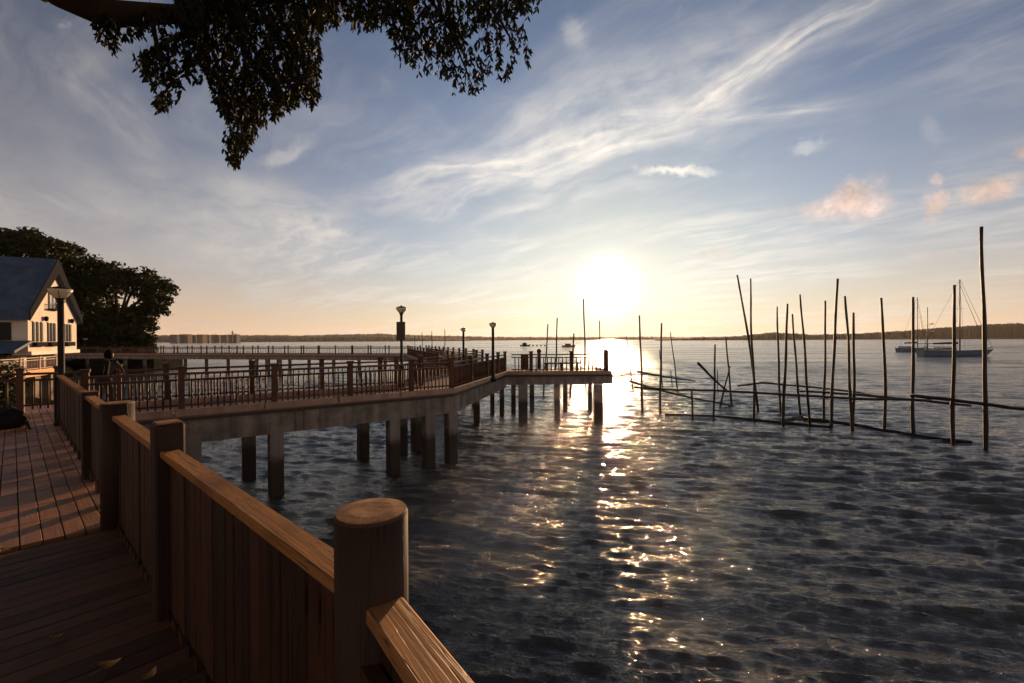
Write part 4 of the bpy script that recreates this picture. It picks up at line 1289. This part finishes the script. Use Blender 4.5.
for i, (px, d_, r_, lb) in enumerate(((82, 60, 2.3, 'dark shore bush just right of the white house, below the trees'), (96, 61, 1.9, 'dark shore bush behind the person, under the big trees'), (112, 61.5, 2.1, 'dark shore bush at the foot of the spreading tree'), (128, 62, 1.8, 'dark shore bush right of the spreading tree trunk'), (143, 63, 1.5, 'small dark bush at the tip of the wooded point'))):
    p = gbase(px, d_ * .25 + 52, -.95); shrub(p, r_, lb, 41 + i, 3800, 2.8, 'bushes along the wooded shore')
# ---- the tree overhead: its trunk stands left of the boardwalk, its boughs hang into the view
OB = Vector((-8.6, 2.6, -.12))
oak = thing('overhanging_tree', OB, 'dark tree overhead whose bough and drooping leaves hang into the top of the view', 'tree')
def P(px, py, d): return at(px, py, d)
bough = [P(-140, -330, 5.2), P(-20, -120, 5.2), P(62, -5, 5.3), P(104, 14, 5.4), P(175, 14, 5.6), P(255, 0, 5.9), P(340, -12, 6.2), P(430, -18, 6.5), P(505, -22, 6.8)]
mb = MB(); mb.tube([OB - Vector((0, 0, .4)), OB + Vector((.1, .1, 1.2)), OB + Vector((.25, .4, 3.0)), OB + Vector((.5, .9, 4.8)), bough[0] + Vector((-.5, .1, .1))], [.62, .5, .44, .40, .30], 14); mb.build('trunk', M_bark, oak)
mb = MB(); mb.tube([bough[0] + Vector((-.6, .1, .1))] + bough, [.30, .26, .215, .165, .15, .10, .075, .055, .04, .02], 12); mb.build('limb', M_bark, oak)
mb = MB(); mb.tube([P(40, -14, 5.3), P(120, -40, 4.7), P(240, -90, 4.0), P(420, -200, 3.2)], [.16, .12, .09, .04], 10); mb.build('limb', M_bark, oak)
subs = [(P(150, 12, 5.55), P(160, 60, 5.4), P(172, 108, 5.3)), (P(235, 0, 5.85), P(245, 60, 5.7), P(236, 150, 5.6)), (P(265, 0, 5.9), P(285, 50, 6.1), P(305, 100, 6.2)),
        (P(420, -18, 6.5), P(450, 30, 6.4), P(474, 90, 6.3)), (P(470, -20, 6.6), P(500, 20, 6.8), P(520, 55, 6.9)), (P(190, 8, 5.7), P(210, 40, 5.9), P(226, 100, 6.0)), (P(400, -15, 6.4), P(405, 20, 6.3), P(400, 55, 6.2))]
for a, b, c in subs:
    mb = MB(); mb.tube([a, b, c], [.035, .022, .006], 6); mb.build('branch', M_bark, oak)
# hanging sprigs: filled where the boughs carry leaves, thinner towards the tips
regions = [  # polygon of the mass, sprigs, depth range
 ([(92, 20), (128, 30), (150, 24), (150, 36), (130, 44), (122, 55), (112, 60), (104, 50), (94, 36)], 62, (5.1, 5.6)),
 ([(128, 18), (200, 14), (215, 70), (200, 88), (182, 80), (178, 104), (168, 118), (158, 116), (150, 92), (134, 76), (142, 62), (158, 52), (150, 34)], 230, (5.1, 5.9)),
 ([(170, -20), (345, -20), (322, 40), (318, 100), (312, 112), (300, 108), (286, 116), (262, 132), (250, 150), (240, 170), (229, 168), (226, 150), (232, 130), (215, 112), (206, 80), (180, 30)], 1900, (5.3, 6.6)),
 ([(300, -20), (540, -20), (528, 22), (505, 26), (480, 30), (455, 60), (430, 58), (412, 66), (398, 76), (392, 52), (380, 32), (360, 42), (345, 20), (320, 30)], 720, (5.9, 7.0)),
 ([(395, 20), (505, 10), (528, 42), (520, 62), (508, 84), (496, 88), (494, 66), (488, 90), (474, 106), (468, 96), (452, 98), (444, 84), (424, 82), (402, 76), (394, 52)], 240, (5.9, 6.9)),
 ([(300, -20), (430, -20), (410, 28), (375, 30), (350, 22), (320, 40)], 300, (5.8, 6.6)), ([(505, -10), (543, -10), (538, 14), (524, 20)], 40, (6.2, 6.8)), ([(524, 56), (531, 54), (531, 68), (526, 68)], 4, (6.4, 6.6))]
def inside(poly, x, y):
    c = False; j = len(poly) - 1
    for i in range(len(poly)):
        xi, yi = poly[i]; xj, yj = poly[j]
        if (yi > y) != (yj > y) and x < (xj - xi) * (y - yi) / (yj - yi) + xi: c = not c
        j = i
    return c
rng = np.random.default_rng(77)
LC, LA, LB, LV = [], [], [], []
twigs = MB()
def sprig(p, nleaf, size, vbase):
    hang = np.array([rng.normal(0, .25), rng.normal(0, .25), -1.0]); hang /= np.linalg.norm(hang)
    L = rng.uniform(.10, .22)
    q = np.array(p) - hang * L * .9
    twigs.add([q + [.0025, 0, 0], q - [.0025, 0, 0], np.array(p) + hang * L * .1], [(0, 1, 2)], .3)
    for i in range(nleaf):
        t = rng.uniform(.1, 1)
        s_ = size * rng.uniform(.65, 1.25)
        out_ = np.array([rng.normal(), rng.normal(), 0]); out_ /= np.linalg.norm(out_)
        a = hang * rng.uniform(.6, 1.0) + out_ * rng.uniform(.15, .85); a /= np.linalg.norm(a)
        c = q + hang * L * t + a * s_ * .5
        t2 = np.cross(a, rng.normal(size=3)); t2 /= np.linalg.norm(t2)
        LC.append(c); LA.append(a * s_ * .5); LB.append(t2 * s_ * .19); LV.append(min(1, max(0, vbase + rng.uniform(-.3, .3))))
for poly, num, (d0, d1) in regions:
    xs = [p[0] for p in poly]; ys = [p[1] for p in poly]
    k = 0
    while k < num:
        x, y = rng.uniform(min(xs), max(xs)), rng.uniform(min(ys), max(ys))
        if not inside(poly, x, y): continue
        k += 1
        sprig(P(x, y - 5, rng.uniform(d0, d1)), int(rng.integers(7, 12)), .082, rng.uniform(.2, .8))
# the rest of the crown, above and behind the view
for i in range(1500):
    x = rng.uniform(-9.5, 2.4); y = rng.uniform(-6.5, 4.2); z = rng.uniform(5.0, 7.6)
    e = math.hypot((x + 4) / 6.5, (y + 1.2) / 5.6)
    if e > 1: continue
    p = Vector((x, y, z - e * 1.0))
    rel = p - EYE
    if rel.y > .2:
        u_ = rel.dot(RIGHT) / rel.y * FPX; v_ = rel.dot(UP) / rel.y * FPX
        if v_ < CY + 70 and abs(u_) < 560: continue
    for r_ in range(2): sprig(p + Vector((rng.normal(0, .25), rng.normal(0, .25), rng.normal(0, .2))), 9, .17, rng.uniform(.2, .8))
for a, b in (((-6.5, 1.5, 5.6), (-2, -3, 6.4)), ((-7.5, 2.5, 5.2), (-5, -5, 6.6)), ((-6, 2, 5.8), (1, 0, 6.6))):
    a = Vector(a); b = Vector(b)
    mb = MB(); mb.tube([OB + Vector((.4, .8, 4.4)), a, a.lerp(b, .5) + Vector((0, 0, .3)), b], [.26, .2, .13, .05], 9); mb.build('limb', M_bark, oak)
leaf_mesh('crown', np.array(LC), np.array(LA), np.array(LB), M_leafn, oak, np.array(LV), fold=1.0)
twigs.build('twigs', M_bark, oak)
print('leaves', nl, len(LC))

# ================================================================== THE PERSON AT THE PIER RAIL
def skin_body(name, joints, edges, m, parent, root_i=0, sub=2):
    me = bpy.data.meshes.new(name)
    o = world_origin(parent)
    me.from_pydata([tuple(Vector(j[0]) - o) for j in joints], edges, [])
    ob = bpy.data.objects.new(name, me); COL.objects.link(ob); ob.parent = parent
    sk = ob.modifiers.new('skin', 'SKIN'); sk.use_smooth_shade = True
    for i, j in enumerate(joints):
        r_ = j[1]; me.skin_vertices[0].data[i].radius = (r_, r_) if isinstance(r_, float) else r_
    me.skin_vertices[0].data[root_i].use_root = True
    ss = ob.modifiers.new('sub', 'SUBSURF'); ss.levels = sub; ss.render_levels = sub
    me.materials.append(m)
    return ob
M_cloth = paint('dark_clothes', (.060, .050, .046), .9, .1)
M_trous = paint('black_trousers', (.014, .012, .012), .9, .1)
M_skin = paint('skin', (.42, .24, .16), .55, .3, .06)
M_hair = paint('black_hair', (.008, .006, .005), .95, .05)
kp = (104.5 - CX) / FPX
py_ = 10.9
pp = Vector((kp * py_, py_, 0))
person = thing('person', pp, 'person in dark clothes with a dark backpack leaning on the pier railing, seen from behind', 'person')
FW = (N1 + Vector((.25, .1, 0))).normalized(); SD = Vector((FW.y, -FW.x, 0))   # looking out over the far rail
PS = .93
def b_(f, s_, z): return pp + (FW * f + SD * s_ + Vector((0, 0, z))) * PS
J = [(b_(-.08, 0, .84), .125), (b_(.0, 0, 1.02), .12), (b_(.10, 0, 1.20), (.15, .11)), (b_(.15, 0, 1.31), .075), (b_(.18, 0, 1.38), .052),
     (b_(-.08, -.10, .80), .095), (b_(.0, -.11, .46), .062), (b_(-.06, -.12, .10), .045), (b_(.10, -.13, .05), .035),
     (b_(-.08, .10, .80), .095), (b_(-.02, .12, .46), .062), (b_(-.08, .14, .10), .045), (b_(.08, .16, .05), .035),
     (b_(.12, -.19, 1.27), .06), (b_(.20, -.27, 1.05), .042), (b_(.44, -.16, .99), .03),
     (b_(.12, .19, 1.27), .06), (b_(.20, .30, 1.05), .042), (b_(.44, .20, .99), .03)]
E = [(0, 1), (1, 2), (2, 3), (3, 4), (0, 5), (5, 6), (6, 7), (7, 8), (0, 9), (9, 10), (10, 11), (11, 12), (2, 13), (13, 14), (14, 15), (2, 16), (16, 17), (17, 18)]
skin_body('body', J, E, M_cloth, person)
# bare forearms and hands resting on the rail
for sg in (-1, 1):
    el = b_(.20, .285 * sg, 1.05); wr = b_(.44, .18 * sg, 1.0)
    up_ = b_(.155, .235 * sg, 1.17)
    JJ = [(up_, .050), (el, .046), (wr, .032)]; EE = [(0, 1), (1, 2)]
    pal = wr + FW * .07 + Vector((0, 0, -.01))
    JJ.append((pal, (.036, .018))); EE.append((2, 3))
    for f in range(4):
        s0 = (f - 1.5) * .019
        k1 = pal + FW * .03 + SD * s0; k2 = k1 + FW * (.035 + .008 * (f in (1, 2))) - Vector((0, 0, .012)); k3 = k2 + FW * .02 - Vector((0, 0, .03))
        i = len(JJ); JJ += [(k1, .010), (k2, .009), (k3, .008)]; EE += [(3, i), (i, i + 1), (i + 1, i + 2)]
    i = len(JJ); JJ += [(wr + FW * .05 - SD * sg * .04, .011), (wr + FW * .09 - SD * sg * .055 - Vector((0, 0, .02)), .009)]; EE += [(3, i), (i, i + 1)]
    skin_body('arm', JJ, EE, M_skin, person)
hd = b_(.21, .01, 1.475)
bm = bmesh.new(); bmesh.ops.create_icosphere(bm, subdivisions=3, radius=1)
mb = MB()
vs = []
for v in bm.verts:
    c = v.co
    f = c.y; 
    x, y, z = c.x * .076, c.y * .098, c.z * .122
    if c.y > .6 and abs(c.x) < .28 and -.35 < c.z < .1: y += .022 * (1 - abs(c.x) / .28)        # nose
    if c.y > .75 and abs(abs(c.x) - .38) < .16 and .0 < c.z < .22: y -= .012                      # eye sockets
    if c.y > .6 and -.55 < c.z < -.42 and abs(c.x) < .3: y -= .006                                # mouth
    if abs(c.x) > .93 and abs(c.z) < .28 and abs(c.y) < .3: x *= 1.22                              # ears
    vs.append(hd + SD * x + FW * y + Vector((0, 0, z)))
bm.verts.index_update()
mb.add(vs, [[v.index for v in f.verts] for f in bm.faces], smooth=True); head = mb.build('head', M_skin, person)
mb = MB(); vs = []
for v in bm.verts:
    c = v.co; k = 1.10
    x, y, z = c.x * .080 * k, c.y * .098 * k - .008, c.z * .122 * k + .004
    if c.y > .25 and c.z < .45: y -= .05 + .12 * (c.y - .25); x *= .9; z += .01
    vs.append(hd + SD * x + FW * y + Vector((0, 0, z)))
mb.add(vs, [[v.index for v in f.verts] for f in bm.faces], smooth=True); mb.build('hair', M_hair, person)
bm.free()
mb = MB()
nb = 14
c = b_(-.10, -.02, 1.12)
back_up = (Vector((0, 0, 1)) + FW * .32).normalized(); back_out = SD.cross(back_up).normalized()
if back_out.dot(FW) > 0: back_out = -back_out
mb.box(c + back_out * .10, (.34, .22, .46), SD, back_out, back_up, ch=.07)
mb.box(c + back_out * .23 - back_up * .07, (.26, .08, .24), SD, back_out, back_up, ch=.03)
mb.build('backpack', M_trous, person)
for sg in (-1, 1):
    mb = MB(); mb.tube([c + SD * sg * .12 + back_up * .2 + back_out * .02, b_(.14, .14 * sg, 1.345), b_(.24, .14 * sg, 1.20), b_(.14, .16 * sg, 1.02), c + SD * sg * .15 - back_up * .18 + back_out * .02], .022, 6); mb.build('strap', M_trous, person)

# ================================================================== A BAG ON THE BOARDS, AND FALLEN LEAVES
gp = on(5, 429, 0)
M_bag = paint('black_fabric', (.012, .011, .011), .85, .2)
bag = thing('bag', gp, 'slumped black bag with a trailing strap on the boardwalk at the left edge', 'bag')
bm = bmesh.new(); bmesh.ops.create_icosphere(bm, subdivisions=4, radius=1)
from mathutils import noise as mnoise
mb = MB(); vs = []
for v in bm.verts:
    c = v.co.copy()
    k = 1 + .20 * mnoise.noise(c * 1.7 + Vector((3, 1, 2))) + .07 * mnoise.noise(c * 5)
    z = c.z * .24 * k + .2
    if z < .0: z = 0.0
    wide = 1.15 - .55 * max(0, z - .1) / .4
    vs.append(gp + Vector((c.x * .36 * k * wide - .08, c.y * .22 * k * wide + .1, z)))
bm.verts.index_update()
mb.add(vs, [[v.index for v in f.verts] for f in bm.faces], smooth=True); mb.build('body', M_bag, bag); bm.free()
mb = MB(); mb.tube([gp + Vector((.22, .08, .16)), gp + Vector((.33, .06, .14)), gp + Vector((.43, .02, .06)), gp + Vector((.50, -.03, .03)), gp + Vector((.56, -.06, .02))], [.035, .03, .026, .022, .018], 8); mb.build('strap', M_bag, bag)
mb = MB(); mb.tube([gp + Vector((-.16, .1, .38)), gp + Vector((-.1, .1, .47)), gp + Vector((0, .1, .46)), gp + Vector((.03, .1, .36))], .014, 6); mb.build('handle', M_bag, bag)
M_dry = paint('dry_leaf', (.40, .22, .08), .7, .3, .3, 30)
M_dry2 = paint('yellow_leaf', (.50, .42, .12), .6, .3, .3, 30)
lf = [(110, 668, .075, 'pale brown fallen leaf on the dark planks, nearest the fence', M_dry), (150, 679, .06, 'brown fallen leaf at the bottom edge of the picture, on the planks', M_dry), (4, 553, .085, 'yellowish fallen leaf at the left edge, where tiles meet planks', M_dry2), (58, 640, .05, 'dull small fallen leaf out on the dark planks', M_dry)]
for i, (a, b, s_, lb, m_) in enumerate(lf):
    p = on(a, b, 0.004)
    an = 1.1 * i + .4
    u = Vector((math.cos(an), math.sin(an), 0)); v_ = Vector((-u.y, u.x, 0))
    mb = MB(); vs = []; fs = []
    n = 9
    for k in range(n):
        t = k / (n - 1)
        wd = .38 * math.sin(math.pi * t ** .85) * s_ + .0008
        up_ = .010 + .020 * (2 * t - 1) ** 2
        vs += [p + u * (t - .5) * s_ * 1.3 - v_ * wd + Vector((0, 0, up_ + .008)), p + u * (t - .5) * s_ * 1.3 + Vector((0, 0, up_)), p + u * (t - .5) * s_ * 1.3 + v_ * wd + Vector((0, 0, up_ + .012))]
    for k in range(n - 1):
        fs += [(3 * k, 3 * k + 1, 3 * k + 4, 3 * k + 3), (3 * k + 1, 3 * k + 2, 3 * k + 5, 3 * k + 4)]
    mb.add(vs, fs, smooth=True)
    tag(mb.build('fallen_leaf', m_, origin=p), lb, 'leaf', 'fallen leaves on the boardwalk')

# ================================================================== THE EVENING HAZE
mt, g, out = mat('evening_haze')
v = g.n('ShaderNodeVolumePrincipled')
v.inputs['Color'].default_value = (1.0, .93, .84, 1)
v.inputs['Density'].default_value = .00005
v.inputs['Anisotropy'].default_value = .4
g.t.links.new(v.outputs[0], out.inputs['Volume'])
mb = MB(); mb.prism([(-3200, -120), (3200, -120), (3200, 3200), (-3200, 3200)], -5.2, 60)
hz = mb.build('haze', mt)
tag(hz, kind='stuff')
